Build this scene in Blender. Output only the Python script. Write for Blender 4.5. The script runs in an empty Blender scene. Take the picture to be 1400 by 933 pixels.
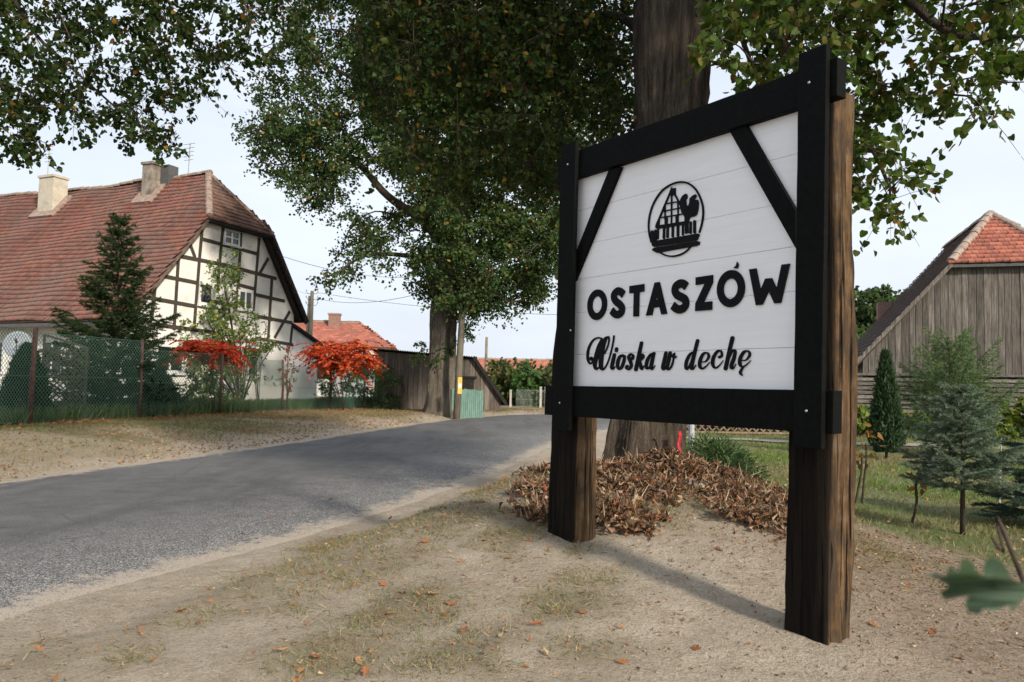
import bpy, math, random
import numpy as np
from mathutils import Vector, Matrix
from mathutils.geometry import tessellate_polygon
scene = bpy.context.scene
rng = np.random.default_rng(7)
random.seed(7)
# ------------------------------------------------------------------ camera
F, HC = 1090.0, 1.45                       # focal length in photo pixels (1400 wide), eye height above the road
PITCH, ROLL = math.atan((526 - 466.5) / F), math.radians(1.0)
cam_d = bpy.data.cameras.new('camera')
cam = bpy.data.objects.new('camera', cam_d)
scene.collection.objects.link(cam)
cam_d.sensor_width = 36.0
cam_d.lens = F / 1400 * 36
cam_d.clip_end = 3000
cam_d.clip_start = 0.05
cam_d.dof.use_dof = True
cam_d.dof.focus_distance = 7.0
cam_d.dof.aperture_fstop = 5.6
cam.matrix_world = (Matrix.Translation((0, 0, HC)) @ Matrix.Rotation(math.pi / 2 + PITCH, 4, 'X')
                    @ Matrix.Rotation(ROLL, 4, 'Z'))
scene.camera = cam
RM = np.array(cam.matrix_world.to_3x3())
CO = np.array([0, 0, HC])
# ------------------------------------------------------------------ sky and sun
SUN_AZ = Vector((0.592, -0.806))            # horizontal direction towards the sun
SUN_EL = math.radians(27)
world = bpy.data.worlds.new('World')
scene.world = world
world.use_nodes = True
nt = world.node_tree
for n_ in list(nt.nodes):
    nt.nodes.remove(n_)
wo = nt.nodes.new('ShaderNodeOutputWorld')
bg = nt.nodes.new('ShaderNodeBackground')
sky = nt.nodes.new('ShaderNodeTexSky')
sky.sky_type = 'NISHITA'
sky.sun_disc = False
sky.sun_elevation = SUN_EL
sky.sun_rotation = math.atan2(SUN_AZ.x, SUN_AZ.y)
sky.air_density = 1.0
sky.dust_density = 4.0
sky.ozone_density = 1.0
tc = nt.nodes.new('ShaderNodeTexCoord')
mp = nt.nodes.new('ShaderNodeMapping')
mp.inputs['Scale'].default_value = (1.0, 1.0, 3.2)
nz = nt.nodes.new('ShaderNodeTexNoise')
nz.inputs['Scale'].default_value = 1.6
nz.inputs['Detail'].default_value = 5
nz.inputs['Roughness'].default_value = 0.55
cr = nt.nodes.new('ShaderNodeMapRange')
cr.inputs['From Min'].default_value = 0.3
cr.inputs['From Max'].default_value = 0.72
cr.inputs['To Min'].default_value = 0.62
cr.inputs['To Max'].default_value = 0.97
mx = nt.nodes.new('ShaderNodeMix')
mx.data_type = 'RGBA'
mx.inputs['B'].default_value = (7.35, 7.95, 8.85, 1)     # thin white high cloud
nt.links.new(tc.outputs['Generated'], mp.inputs['Vector'])
nt.links.new(mp.outputs['Vector'], nz.inputs['Vector'])
nt.links.new(nz.outputs['Fac'], cr.inputs['Value'])
nt.links.new(cr.outputs['Result'], mx.inputs['Factor'])
nt.links.new(sky.outputs['Color'], mx.inputs['A'])
nt.links.new(mx.outputs['Result'], bg.inputs['Color'])
bg.inputs['Strength'].default_value = 0.1
nt.links.new(bg.outputs['Background'], wo.inputs['Surface'])
sun_d = bpy.data.lights.new('sun', 'SUN')
sun = bpy.data.objects.new('sun', sun_d)
scene.collection.objects.link(sun)
sun_d.energy = 3.8
sun_d.angle = math.radians(5.0)
sun_d.color = (1.0, 0.90, 0.76)
sdir = Vector((SUN_AZ.x * math.cos(SUN_EL), SUN_AZ.y * math.cos(SUN_EL), math.sin(SUN_EL))).normalized()
sun.rotation_euler = sdir.to_track_quat('Z', 'Y').to_euler()
sun.location = (20, -25, 25)
scene.view_settings.view_transform = 'Standard'
scene.view_settings.look = 'None'
scene.view_settings.exposure = 0.40
scene.view_settings.gamma = 1.0
scene.view_settings.use_curve_mapping = False
scene.cycles.max_bounces = 6
scene.cycles.transparent_max_bounces = 8
# ------------------------------------------------------------------ helpers
COL = scene.collection


def ray(px, py):
    return RM @ np.array([px - 700.0, 466.5 - py, -F])


def W(px, py, Y):
    """Point of the place seen at photo position (px, py), Y metres ahead."""
    d = ray(px, py)
    return CO + d * (Y / d[1])


def G(px, py, z=0.0):
    d = ray(px, py)
    return CO + d * ((z - HC) / d[2])


def lin(r, g, b):
    f = lambda c: c / 12.92 if c <= 0.04045 else ((c + 0.055) / 1.055) ** 2.4
    return (f(r / 255), f(g / 255), f(b / 255), 1)


def link(o, parent=None):
    COL.objects.link(o)
    if parent is not None:
        o.parent = parent
        m = Matrix.Identity(4)
        p = parent
        m = p.matrix_basis.copy()
        while p.parent is not None:
            m = p.parent.matrix_basis @ p.matrix_parent_inverse @ m
            p = p.parent
        o.matrix_parent_inverse = m.inverted()
    return o


def empty(name, loc, label=None, cat=None, group=None):
    o = bpy.data.objects.new(name, None)
    o.location = loc
    o.empty_display_size = 0.2
    COL.objects.link(o)
    if label:
        tag(o, label, cat, group)
    return o


def tag(o, label=None, cat=None, group=None, kind=None):
    if label: o['label'] = label
    if cat: o['category'] = cat
    if group: o['group'] = group
    if kind: o['kind'] = kind
    return o


def vnoise(x, y, s=0):
    x = np.asarray(x, float); y = np.asarray(y, float)
    xi = np.floor(x).astype(np.int64); yi = np.floor(y).astype(np.int64)
    fx = x - xi; fy = y - yi
    fx = fx * fx * (3 - 2 * fx); fy = fy * fy * (3 - 2 * fy)

    def h(a, b):
        n = (a * 374761393 + b * 668265263 + s * 974711) & 0xFFFFFFFF
        n = ((n ^ (n >> 13)) * 1274126177) & 0xFFFFFFFF
        return ((n ^ (n >> 16)) & 0xFFFF) / 65535.0
    a = h(xi, yi) * (1 - fx) + h(xi + 1, yi) * fx
    b = h(xi, yi + 1) * (1 - fx) + h(xi + 1, yi + 1) * fx
    return a * (1 - fy) + b * fy


def fbm(x, y, s=0, o=4):
    t = 0; a = 0.5; n = 0
    for i in range(o):
        t = t + a * vnoise(x * 2 ** i, y * 2 ** i, s + i); n += a; a *= 0.5
    return t / n


def sstep(a, b, x):
    t = np.clip((x - a) / (b - a), 0, 1)
    return t * t * (3 - 2 * t)


def np_mesh(name, V, Fc, mat, parent=None, col=None, smooth=False, attrs=None):
    """One mesh object from a vertex array and an (n,k) face array."""
    V = np.asarray(V, np.float32); Fc = np.asarray(Fc, np.int32)
    me = bpy.data.meshes.new(name)
    n, k = Fc.shape
    me.vertices.add(len(V)); me.vertices.foreach_set('co', V.ravel())
    me.loops.add(n * k); me.loops.foreach_set('vertex_index', Fc.ravel())
    me.polygons.add(n)
    me.polygons.foreach_set('loop_start', np.arange(0, n * k, k, dtype=np.int32))
    if smooth:
        me.polygons.foreach_set('use_smooth', np.ones(n, bool))
    me.update(calc_edges=True)
    set_col(me, col)
    for nm, val in (attrs or {}).items():
        at = me.attributes.new(nm, 'FLOAT', 'POINT'); at.data.foreach_set('value', np.asarray(val, np.float32))
    me.materials.append(mat)
    return link(bpy.data.objects.new(name, me), parent)


def set_col(me, col):
    if col is not None:
        c = np.ones((len(me.vertices), 4), np.float32); c[:, :3] = np.asarray(col, np.float32)[:, :3]
        at = me.color_attributes.new('Col', 'FLOAT_COLOR', 'POINT'); at.data.foreach_set('color', c.ravel())


class MB:
    """Collects faces; build() links them as one mesh object."""

    def __init__(self):
        self.v = []; self.f = []; self.c = []; self.cur = None

    def add(self, vs, fs):
        b = len(self.v)
        self.v += [tuple(float(q) for q in p) for p in vs]
        self.f += [tuple(i + b for i in f) for f in fs]
        if self.cur is not None:
            self.c += [self.cur] * len(vs)
        return self

    def frame(self, o, ex, ey, ez, a, b):
        """box between local corners a and b in the frame (o; ex, ey, ez)"""
        o, ex, ey, ez = map(np.asarray, (o, ex, ey, ez))
        vs = [o + ex * x + ey * y + ez * z for z in (a[2], b[2]) for x, y in ((a[0], a[1]), (b[0], a[1]), (b[0], b[1]), (a[0], b[1]))]
        return self.add(vs, [(3, 2, 1, 0), (4, 5, 6, 7), (0, 1, 5, 4), (1, 2, 6, 5), (2, 3, 7, 6), (3, 0, 4, 7)])

    def box(self, a, b):
        return self.frame((0, 0, 0), (1, 0, 0), (0, 1, 0), (0, 0, 1), a, b)

    def tube(self, pts, rad, n=8, cap=True, jit=0.0):
        pts = [np.asarray(p, float) for p in pts]
        m = len(pts)
        if not hasattr(rad, '__len__'): rad = [rad] * m
        vs, fs = [], []
        t0 = pts[1] - pts[0]
        up = np.array([0, 0, 1.0]) if abs(t0[2]) < 0.8 * np.linalg.norm(t0) else np.array([1.0, 0, 0])
        for i in range(m):
            t = pts[min(i + 1, m - 1)] - pts[max(i - 1, 0)]
            t = t / (np.linalg.norm(t) + 1e-9)
            x = np.cross(up, t); x /= np.linalg.norm(x) + 1e-9
            y = np.cross(t, x); up = y if abs(t[2]) < 0.95 else up
            for k in range(n):
                a = 2 * math.pi * k / n
                r = rad[i] * (1 + (random.uniform(-jit, jit) if jit else 0))
                vs.append(pts[i] + (x * math.cos(a) + y * math.sin(a)) * r)
        for i in range(m - 1):
            for k in range(n):
                k2 = (k + 1) % n
                fs.append((i * n + k, i * n + k2, (i + 1) * n + k2, (i + 1) * n + k))
        if cap:
            fs.append(tuple(range(n - 1, -1, -1))); fs.append(tuple((m - 1) * n + k for k in range(n)))
        return self.add(vs, fs)

    def build(self, name, mat, parent=None, smooth=False, col=None):
        me = bpy.data.meshes.new(name)
        me.from_pydata(self.v, [], self.f)
        me.materials.append(mat)
        if smooth:
            me.polygons.foreach_set('use_smooth', np.ones(len(me.polygons), bool))
        if self.c and len(self.c) == len(self.v): set_col(me, self.c)
        me.update()
        return link(bpy.data.objects.new(name, me), parent)


# ------------------------------------------------------------------ materials
class NT:
    def __init__(self, name):
        self.m = bpy.data.materials.new(name); self.m.use_nodes = True
        self.t = self.m.node_tree; self.b = self.t.nodes['Principled BSDF']
        self.out = self.t.nodes['Material Output']

    def n(self, ty, **kw):
        nd = self.t.nodes.new('ShaderNode' + ty)
        for k, v in kw.items():
            if k in nd.inputs: nd.inputs[k].default_value = v
            else: setattr(nd, k, v)
        return nd

    def l(self, a, b): self.t.links.new(a, b); return self

    def coord(self, scale=(1, 1, 1), rot=(0, 0, 0), which='Object'):
        tcn = self.n('TexCoord'); mpn = self.n('Mapping')
        mpn.inputs['Scale'].default_value = scale; mpn.inputs['Rotation'].default_value = rot
        self.l(tcn.outputs[which], mpn.inputs['Vector']); return mpn.outputs['Vector']

    def noise(self, vec, scale, detail=4, rough=0.6):
        nd = self.n('TexNoise', Scale=scale, Detail=detail, Roughness=rough); self.l(vec, nd.inputs['Vector']); return nd.outputs['Fac']

    def ramp(self, fac, stops):
        nd = self.n('ValToRGB'); e = nd.color_ramp.elements
        while len(e) < len(stops): e.new(0.5)
        for el, (p, c) in zip(e, stops): el.position = p; el.color = tuple(c)[:3] + (1,)
        self.l(fac, nd.inputs['Fac']); return nd.outputs['Color']

    def mix(self, fac, a, b, mode='MIX'):
        nd = self.n('Mix', data_type='RGBA', blend_type=mode)
        for s, v in (('Factor', fac), ('A', a), ('B', b)):
            if isinstance(v, (int, float)): nd.inputs[s].default_value = v
            elif isinstance(v, tuple): nd.inputs[s].default_value = tuple(v)[:3] + (1,)
            else: self.l(v, nd.inputs[s])
        return nd.outputs['Result']

    def math(self, op, a, b=0.0, clamp=False):
        nd = self.n('Math', operation=op, use_clamp=clamp)
        for i, v in enumerate((a, b)):
            if isinstance(v, (int, float)): nd.inputs[i].default_value = v
            else: self.l(v, nd.inputs[i])
        return nd.outputs[0]

    def maprange(self, v, a, b, c=0.0, d=1.0):
        nd = self.n('MapRange'); self.l(v, nd.inputs['Value'])
        for k, x in zip(('From Min', 'From Max', 'To Min', 'To Max'), (a, b, c, d)): nd.inputs[k].default_value = x
        return nd.outputs['Result']

    def attr(self, name, out='Fac'):
        nd = self.n('Attribute', attribute_name=name); return nd.outputs[out]

    def bump(self, h, strength=0.4, dist=0.02):
        nd = self.n('Bump', Strength=strength, Distance=dist); self.l(h, nd.inputs['Height'])
        self.l(nd.outputs['Normal'], self.b.inputs['Normal']); return self

    def fin(self, color, rough=0.8, spec=0.3):
        if isinstance(color, tuple): self.b.inputs['Base Color'].default_value = tuple(color)[:3] + (1,)
        else: self.l(color, self.b.inputs['Base Color'])
        if isinstance(rough, (int, float)): self.b.inputs['Roughness'].default_value = rough
        else: self.l(rough, self.b.inputs['Roughness'])
        self.b.inputs['Specular IOR Level'].default_value = spec
        return self.m


def noisy(name, c1, c2, scale=8, rough=0.85, stretch=(1, 1, 1), bump=0.3, dist=0.01, c3=None, spec=0.25, detail=5):
    t = NT(name); v = t.coord(stretch)
    f = t.noise(v, scale, detail)
    st = [(0.3, c1), (0.68, c2)] if c3 is None else [(0.25, c1), (0.5, c2), (0.75, c3)]
    c = t.ramp(f, st)
    f2 = t.noise(v, scale * 6, 3)
    c = t.mix(0.25, c, t.ramp(f2, [(0.3, (0.25, 0.25, 0.25)), (0.7, (0.8, 0.8, 0.8))]), 'OVERLAY')
    if bump: t.bump(t.math('ADD', f2, f), bump, dist)
    return t.fin(c, rough, spec)


def leafmat(name, transl=0.35, rough=0.5, spec=0.12):
    """leaf: own colour per leaf, some light passes through"""
    t = NT(name); c = t.attr('Col', 'Color')
    nz_ = t.noise(t.coord(), 30, 2)
    c = t.mix(0.3, c, t.ramp(nz_, [(0.3, (0.3, 0.3, 0.3)), (0.7, (0.72, 0.72, 0.7))]), 'OVERLAY')
    t.fin(c, rough, spec)
    tr = t.n('BsdfTranslucent'); hs = t.mix(1.0, c, (1.15, 1.2, 0.55), 'MULTIPLY'); t.l(hs, tr.inputs['Color'])
    ms = t.n('MixShader', Fac=transl)
    t.l(t.b.outputs[0], ms.inputs[1]); t.l(tr.outputs[0], ms.inputs[2]); t.l(ms.outputs[0], t.out.inputs['Surface'])
    return t.m


def woodmat(name, dark, light, axis='Z', scale=1.0, rough=0.8, bump=0.5, mid=None, spec=0.3, knots=0.0):
    """sawn or weathered timber, grain along one object axis, varied per object"""
    t = NT(name)
    st = {'Z': (14, 14, 0.9), 'X': (0.9, 14, 14), 'Y': (14, 0.9, 14)}[axis]
    tcn = t.n('TexCoord'); oi = t.n('ObjectInfo')
    off = t.n('VectorMath', operation='SCALE'); cmb = t.n('CombineXYZ')
    t.l(oi.outputs['Random'], cmb.inputs[0]); t.l(oi.outputs['Random'], cmb.inputs[1]); t.l(oi.outputs['Random'], cmb.inputs[2])
    t.l(cmb.outputs[0], off.inputs[0]); off.inputs['Scale'].default_value = 37.0
    ad = t.n('VectorMath', operation='ADD'); t.l(tcn.outputs['Object'], ad.inputs[0]); t.l(off.outputs[0], ad.inputs[1])
    mpn = t.n('Mapping'); mpn.inputs['Scale'].default_value = tuple(q * scale for q in st); t.l(ad.outputs[0], mpn.inputs['Vector'])
    v = mpn.outputs['Vector']
    f = t.noise(v, 1.6, 8, 0.65); g = t.noise(v, 5.0, 4, 0.7)
    mid = mid or tuple((a + b) / 2 for a, b in zip(dark, light))
    c = t.ramp(f, [(0.28, dark), (0.5, mid), (0.72, light)])
    c = t.mix(0.45, c, t.ramp(g, [(0.35, (0.2, 0.2, 0.2)), (0.65, (0.75, 0.75, 0.75))]), 'OVERLAY')
    vr = t.maprange(oi.outputs['Random'], 0, 1, 0.62, 1.25)
    cm = t.n('CombineColor')
    for i in range(3): t.l(vr, cm.inputs[i])
    c = t.mix(1.0, c, cm.outputs[0], 'MULTIPLY')
    t.bump(t.math('ADD', f, g), bump, 0.008)
    return t.fin(c, rough, spec)
# ------------------------------------------------------------------ terrain
RLY = [-60, -5, 0, 3, 7.5, 10.9, 14, 18.5, 24.1, 27, 29.9, 33, 37, 45, 80, 400]
RLX = [-38, -13, -10.6, -9.4, -7.9, -6.9, -5.85, -4.5, -3.0, -2.0, -0.4, 2.0, 5.6, 12, 38, 280]
RRY = [-60, -5, 0, 2.5, 4.87, 7.5, 9.6, 13.7, 17.7, 20.5, 23, 26, 30, 36, 45, 80, 400]
RRX = [-32, -8, -5.3, -4.1, -3.04, -1.87, -1.19, 0.04, 0.93, 1.8, 3.0, 5.0, 8.3, 12.3, 19, 46, 290]
xl = lambda y: np.interp(y, RLY, RLX)
xr = lambda y: np.interp(y, RRY, RRX)


def base_z(y):
    return 0.015 * (np.clip(y, 10, 30) - 10)


def ground_z(x, y, rough=True):
    x = np.asarray(x, float); y = np.asarray(y, float)
    b = base_z(y)
    dl = xl(y) - x
    dr = x - xr(y)
    wl = np.interp(y, [0, 12, 20, 27], [4.5, 4.0, 3.2, 1.3])
    z = b + sstep(0.05, 1, dl / wl) * (0.42 - b)
    sx = np.where(x > 1.6, 1.15, 2.2)
    m = 0.56 * np.exp(-(((x - np.where(x > 1.6, 1.6, 1.3)) / sx) ** 2 + ((y - 8.2) / 2.25) ** 2) / 2)
    m = m + 0.02 * np.exp(-(((x - 1.7) / 0.7) ** 2 + ((y - 4.3) / 0.8) ** 2) / 2)
    m = m * sstep(0.1, 1.7, dr)
    z = z + m
    if rough:
        off = np.clip(np.maximum(dl, dr) / 0.5, 0, 1)
        z = z + off * ((fbm(x * 0.9, y * 0.9, 3) - 0.5) * 0.06 + (fbm(x * 3.5, y * 3.5, 9) - 0.5) * 0.05)
        z = z - (dr > 0) * (0.022 * np.exp(-((dr - .75 - .12 * np.sin(y * .8)) / .14) ** 2) - .012 * np.exp(-((dr - 1.05) / .15) ** 2)) * sstep(14, 8, y)
        z = z - 0.03 * (1 - sstep(-0.25, 0.02, np.maximum(dl, dr)))
    return z


def gz(x, y):
    return float(ground_z(x, y))


def grow(a, b, step, far, k=1.18):
    lo = [a]; s = step
    mid = list(np.arange(a, b, step)); hi = []; p = b
    while p < far: hi.append(p); s *= k; p += s
    hi.append(far); s = step; p = a; lo = []
    while p > -far: s *= k; p -= s; lo.append(p)
    return np.array(lo[::-1] + mid + hi)


xs = grow(-9.0, 9.0, 0.11, 900)
ys = grow(1.0, 13.0, 0.10, 900, 1.05)
ys = ys[ys > -60]
X, Y = np.meshgrid(xs, ys)
Z = ground_z(X, Y)
far = np.hypot(X, Y)
Z = np.where(far > 120, 0.2, Z)
V = np.stack([X, Y, Z], -1).reshape(-1, 3)
nx, ny = len(xs), len(ys)
ii = np.arange(ny - 1)[:, None] * nx + np.arange(nx - 1)[None, :]
FQ = np.stack([ii, ii + 1, ii + nx + 1, ii + nx], -1).reshape(-1, 4)


def lawn_mask(x, y):
    # mown lawn on the right, behind the bare bank
    d = x - np.interp(y, [3, 5, 6.5, 7.8, 9.5, 12, 16, 20, 24, 60], [9, 5.2, 3.9, 3.2, 2.9, 2.9, 2.6, 3.2, 4.5, 20])
    return sstep(-0.25, 0.5, d + (fbm(x * 1.3, y * 1.3, 21) - 0.5) * 1.2)


def verge_mask(x, y):
    dl = xl(y) - x
    return sstep(0.3, 1.7, dl + (fbm(x * 0.8, y * 0.8, 31) - 0.5) * 1.6) * (.55 + .45 * sstep(.35, .6, fbm(x * .5, y * .9, 33)))


PATCHES = [(*G(px, py, .06)[:2], a, b, k) for px, py, a, b, k in ((690, 715, .5, 1.0, .9), (700, 775, .35, .6, 1), (620, 755, .4, .6, .8), (545, 845, .4, .45, 1), (465, 895, .35, .35, 1), (770, 850, .3, .3, 1), (650, 905, .35, .3, .9), (445, 738, .22, .5, .9), (800, 905, .3, .2, .7))]


def patch_mask(x, y):
    # thin dry grass patches on the sand beside the road
    dr = x - xr(y)
    p = 0.45 * sstep(0.52, 0.7, fbm(x * 0.75 + 3.1, y * 0.75 + 1.7, 41)) * sstep(0.15, 0.9, dr)
    for qx, qy, sx_, sy_, k_ in PATCHES:
        p = np.maximum(p, k_ * np.exp(-((x - qx) / sx_) ** 2 - ((y - qy) / sy_) ** 2))
    p = p * sstep(.25, .6, fbm(x * 2.2, y * 2.2, 43) + .25 * p) * 1.3
    p = np.clip(p, 0, 1)
    return p * sstep(16, 7, np.hypot(x - 0.3, y - 5))


lm = lawn_mask(X, Y); vm = verge_mask(X, Y); pm = patch_mask(X, Y)
dark_soil = sstep(1.5, 2.5, X + .25 * (fbm(X * 2, Y * 2, 12) - .5)) * sstep(9.5, 7.0, Y) * (1 - lm)
t = NT('earth')
v = t.coord()
n1 = t.noise(v, 0.7, 6); n2 = t.noise(v, 5, 6, 0.7); n3 = t.noise(v, 60, 4, 0.7); n4 = t.noise(v, 260, 2)
vs_ = t.coord((40, 5, 8), (0, 0, 0.6)); n5 = t.noise(vs_, 2.2, 5, 0.75)
sand = t.ramp(n2, [(0.3, (0.34, 0.282, 0.22)), (0.5, (0.43, 0.37, 0.295)), (0.7, (0.50, 0.44, 0.365))])
sand = t.mix(t.maprange(n1, 0.45, 0.7, 0, 0.4), sand, (0.27, 0.215, 0.16))
sand = t.mix(0.55, sand, t.ramp(n3, [(0.3, (0.22, 0.21, 0.2)), (0.7, (0.78, 0.77, 0.75))]), 'OVERLAY')
sand = t.mix(0.35, sand, t.ramp(n4, [(0.35, (0.15, 0.14, 0.13)), (0.65, (0.85, 0.84, 0.83))]), 'OVERLAY')
soil = t.ramp(n5, [(0.3, (0.10, 0.066, 0.045)), (0.52, (0.24, 0.17, 0.12)), (0.7, (0.40, 0.32, 0.235))])
soil = t.mix(0.4, soil, t.ramp(n3, [(0.3, (0.2, 0.2, 0.2)), (0.7, (0.8, 0.8, 0.8))]), 'OVERLAY')
c = t.mix(t.math('MULTIPLY', t.attr('soil'), t.maprange(n2, 0.3, 0.7, 0.25, 0.85)), sand, soil)
dry = t.ramp(n3, [(0.3, (0.11, 0.085, 0.045)), (0.5, (0.20, 0.16, 0.085)), (0.7, (0.33, 0.265, 0.16))])
dry = t.mix(t.maprange(n2, 0.45, 0.7), dry, (0.10, 0.115, 0.045))
c = t.mix(t.math('MULTIPLY', t.attr('patch'), t.maprange(n3, 0.34, 0.6, 0.1, 0.95)), c, dry)
c = t.mix(t.math('MULTIPLY', t.attr('verge'), t.maprange(n2, 0.25, 0.55, 0.45, 1.0)), c, dry)
lawn = t.ramp(n2, [(0.3, (0.24, 0.21, 0.13)), (0.5, (0.15, 0.18, 0.07)), (0.72, (0.10, 0.16, 0.045))])
lawn = t.mix(t.maprange(n1, 0.45, 0.65, 0, 0.6), lawn, (0.27, 0.22, 0.155))
lawn = t.mix(0.4, lawn, t.ramp(n3, [(0.3, (0.2, 0.2, 0.2)), (0.7, (0.8, 0.8, 0.8))]), 'OVERLAY')
c = t.mix(t.attr('lawn'), c, lawn)
n6 = t.noise(v, 17, 4, 0.65)
t.bump(t.math('ADD', t.math('ADD', t.math('MULTIPLY', n2, 0.8), t.math('MULTIPLY', n6, 0.55)), t.math('ADD', t.math('MULTIPLY', n3, 0.45), t.math('MULTIPLY', n4, 0.2))), 1.0, 0.045)
EARTH = t.fin(c, 0.95, 0.1)
ground = np_mesh('ground', V, FQ, EARTH, smooth=True, attrs={'lawn': lm.ravel(), 'verge': vm.ravel(), 'patch': pm.ravel(), 'soil': dark_soil.ravel()})
tag(ground, kind='structure')
# ------------------------------------------------------------------ road
ry = np.unique(np.concatenate([np.arange(-30, 2, 1.0), np.arange(2, 20, 0.12), np.arange(20, 46, 0.4), np.arange(46, 200, 6)]))
NA = 41
cols = []
for j in range(NA):
    tt = j / (NA - 1)
    tt = 0.5 - 0.5 * math.cos(math.pi * tt)
    el = 0.12 * (fbm(ry * 1.2, ry * 0 + 2, 5) - 0.5) * 2; er = 0.16 * (fbm(ry * 1.7, ry * 0 + 8, 6) - 0.5) * 2
    a, b = xl(ry) - 0.10 + el, xr(ry) + 0.14 + er
    x = a + (b - a) * tt
    crown = 0.05 * (1 - (2 * tt - 1) ** 2)
    z = base_z(ry) + crown + 0.006 - 0.03 * (abs(2 * tt - 1) ** 14)
    cols.append(np.stack([x, ry, z], -1))
RV = np.stack(cols, 1).reshape(-1, 3)
nr = len(ry)
ii = np.arange(nr - 1)[:, None] * NA + np.arange(NA - 1)[None, :]
RF = np.stack([ii, ii + 1, ii + NA + 1, ii + NA], -1).reshape(-1, 4)
tt = 0.5 - 0.5 * np.cos(math.pi * np.arange(NA) / (NA - 1))
wid = (xr(ry) - xl(ry))[:, None]
de = (np.minimum(tt, 1 - tt)[None, :] * wid).ravel()
der = ((1 - tt)[None, :] * wid).ravel()
t = NT('asphalt')
v = t.coord()
n1 = t.noise(v, 0.5, 5); n2 = t.noise(v, 4, 5, 0.7); n3 = t.noise(v, 95, 3, 0.6)
vo = t.n('TexVoronoi', Scale=120.0); t.l(v, vo.inputs['Vector'])
asp = t.ramp(n2, [(0.3, (0.066, 0.066, 0.066)), (0.7, (0.11, 0.109, 0.108))])
asp = t.mix(t.maprange(n1, 0.4, 0.62, 0, 0.7), asp, (0.145, 0.142, 0.138))
n7 = t.noise(v, 15, 5, 0.7); nW = t.noise(t.coord((1.6, .22, 1), (0, 0, -.22)), 1.4, 4, .6)
asp = t.mix(t.maprange(nW, 0.5, 0.66, 0, 0.45), asp, (0.05, 0.05, 0.052))
ck = t.n('TexVoronoi', feature='DISTANCE_TO_EDGE', Scale=0.55); wv = t.n('Mix', data_type='VECTOR'); wv.inputs['Factor'].default_value = .06; nv = t.n('TexNoise', Scale=2.5); t.l(v, nv.inputs['Vector']); t.l(v, wv.inputs['A']); t.l(nv.outputs['Color'], wv.inputs['B']); t.l(wv.outputs['Result'], ck.inputs['Vector'])
asp = t.mix(t.math('MULTIPLY', t.maprange(ck.outputs['Distance'], 0.0, 0.008, 0.75, 0.0), t.maprange(n1, .45, .6)), asp, (0.02, 0.02, 0.02))
stone = t.ramp(vo.outputs['Color'], [(0.25, (0.03, 0.03, 0.032)), (0.5, (0.12, 0.12, 0.12)), (0.8, (0.52, 0.50, 0.47))])
edge = t.maprange(t.attr('edge_r'), 0.1, 2.6, 1.0, 0.0)
asp = t.mix(t.maprange(t.math('MULTIPLY', edge, n2), 0.05, 0.42, 0.10, 0.75), asp, stone)
asp = t.mix(0.5, asp, t.ramp(n3, [(0.3, (0.2, 0.2, 0.2)), (0.7, (0.8, 0.8, 0.8))]), 'OVERLAY')
sandc = t.ramp(n3, [(0.3, (0.29, 0.245, 0.195)), (0.7, (0.45, 0.39, 0.32))])
fr = t.maprange(t.math('ADD', t.attr('edge'), t.math('ADD', t.math('ADD', t.math('MULTIPLY', n2, -0.9), t.math('MULTIPLY', n7, -0.7)), t.math('MULTIPLY', n3, -0.55))), -0.82, -0.62, 1.0, 0.0)
asp = t.mix(fr, asp, sandc)
t.bump(t.math('ADD', n3, t.math('MULTIPLY', vo.outputs['Distance'], 0.6)), 0.55, 0.012)
ASPH = t.fin(asp, 0.85, 0.3)
road = np_mesh('road', RV, RF, ASPH, smooth=True, attrs={'edge': de, 'edge_r': der})
tag(road, kind='structure')

# ------------------------------------------------------------------ leaf / blade batches
SHAPES = {
    'heart': (np.array([(0, 0), (.34, -.06), (.50, .22), (.30, .70), (0, 1), (-.34, -.06), (-.50, .22), (-.30, .70)]), np.array([(0, 1, 2, 3, 4), (0, 4, 7, 6, 5)])),
    'oval': (np.array([(0, 0), (.30, .40), (0, 1), (-.30, .40)]), np.array([(0, 1, 2), (0, 2, 3)])),
    'lobed': (np.array([(0, 0), (.20, .18), (.13, .32), (.36, .52), (.16, .66), (.18, .86), (0, 1), (-.20, .18), (-.13, .32), (-.36, .52), (-.16, .66), (-.18, .86)]),
              np.array([(0, 1, 2, 3, 4, 5, 6), (0, 6, 11, 10, 9, 8, 7)])),
    'clump': (np.array([(0, 0), (.42, .25), (.25, .75), (-.1, 1), (-.4, .6), (-.3, .15)]), np.array([(0, 1, 2, 3, 4, 5)])),
    'needle': (np.array([(-.06, 0), (.06, 0), (0, 1)]), np.array([(0, 1, 2)])),
    'blade': (np.array([(-.035, 0), (.035, 0), (.01, 1), (-.01, 1)]), np.array([(0, 1, 2, 3)])),
}


def unit(a):
    return a / (np.linalg.norm(a, axis=-1, keepdims=True) + 1e-9)


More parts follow.
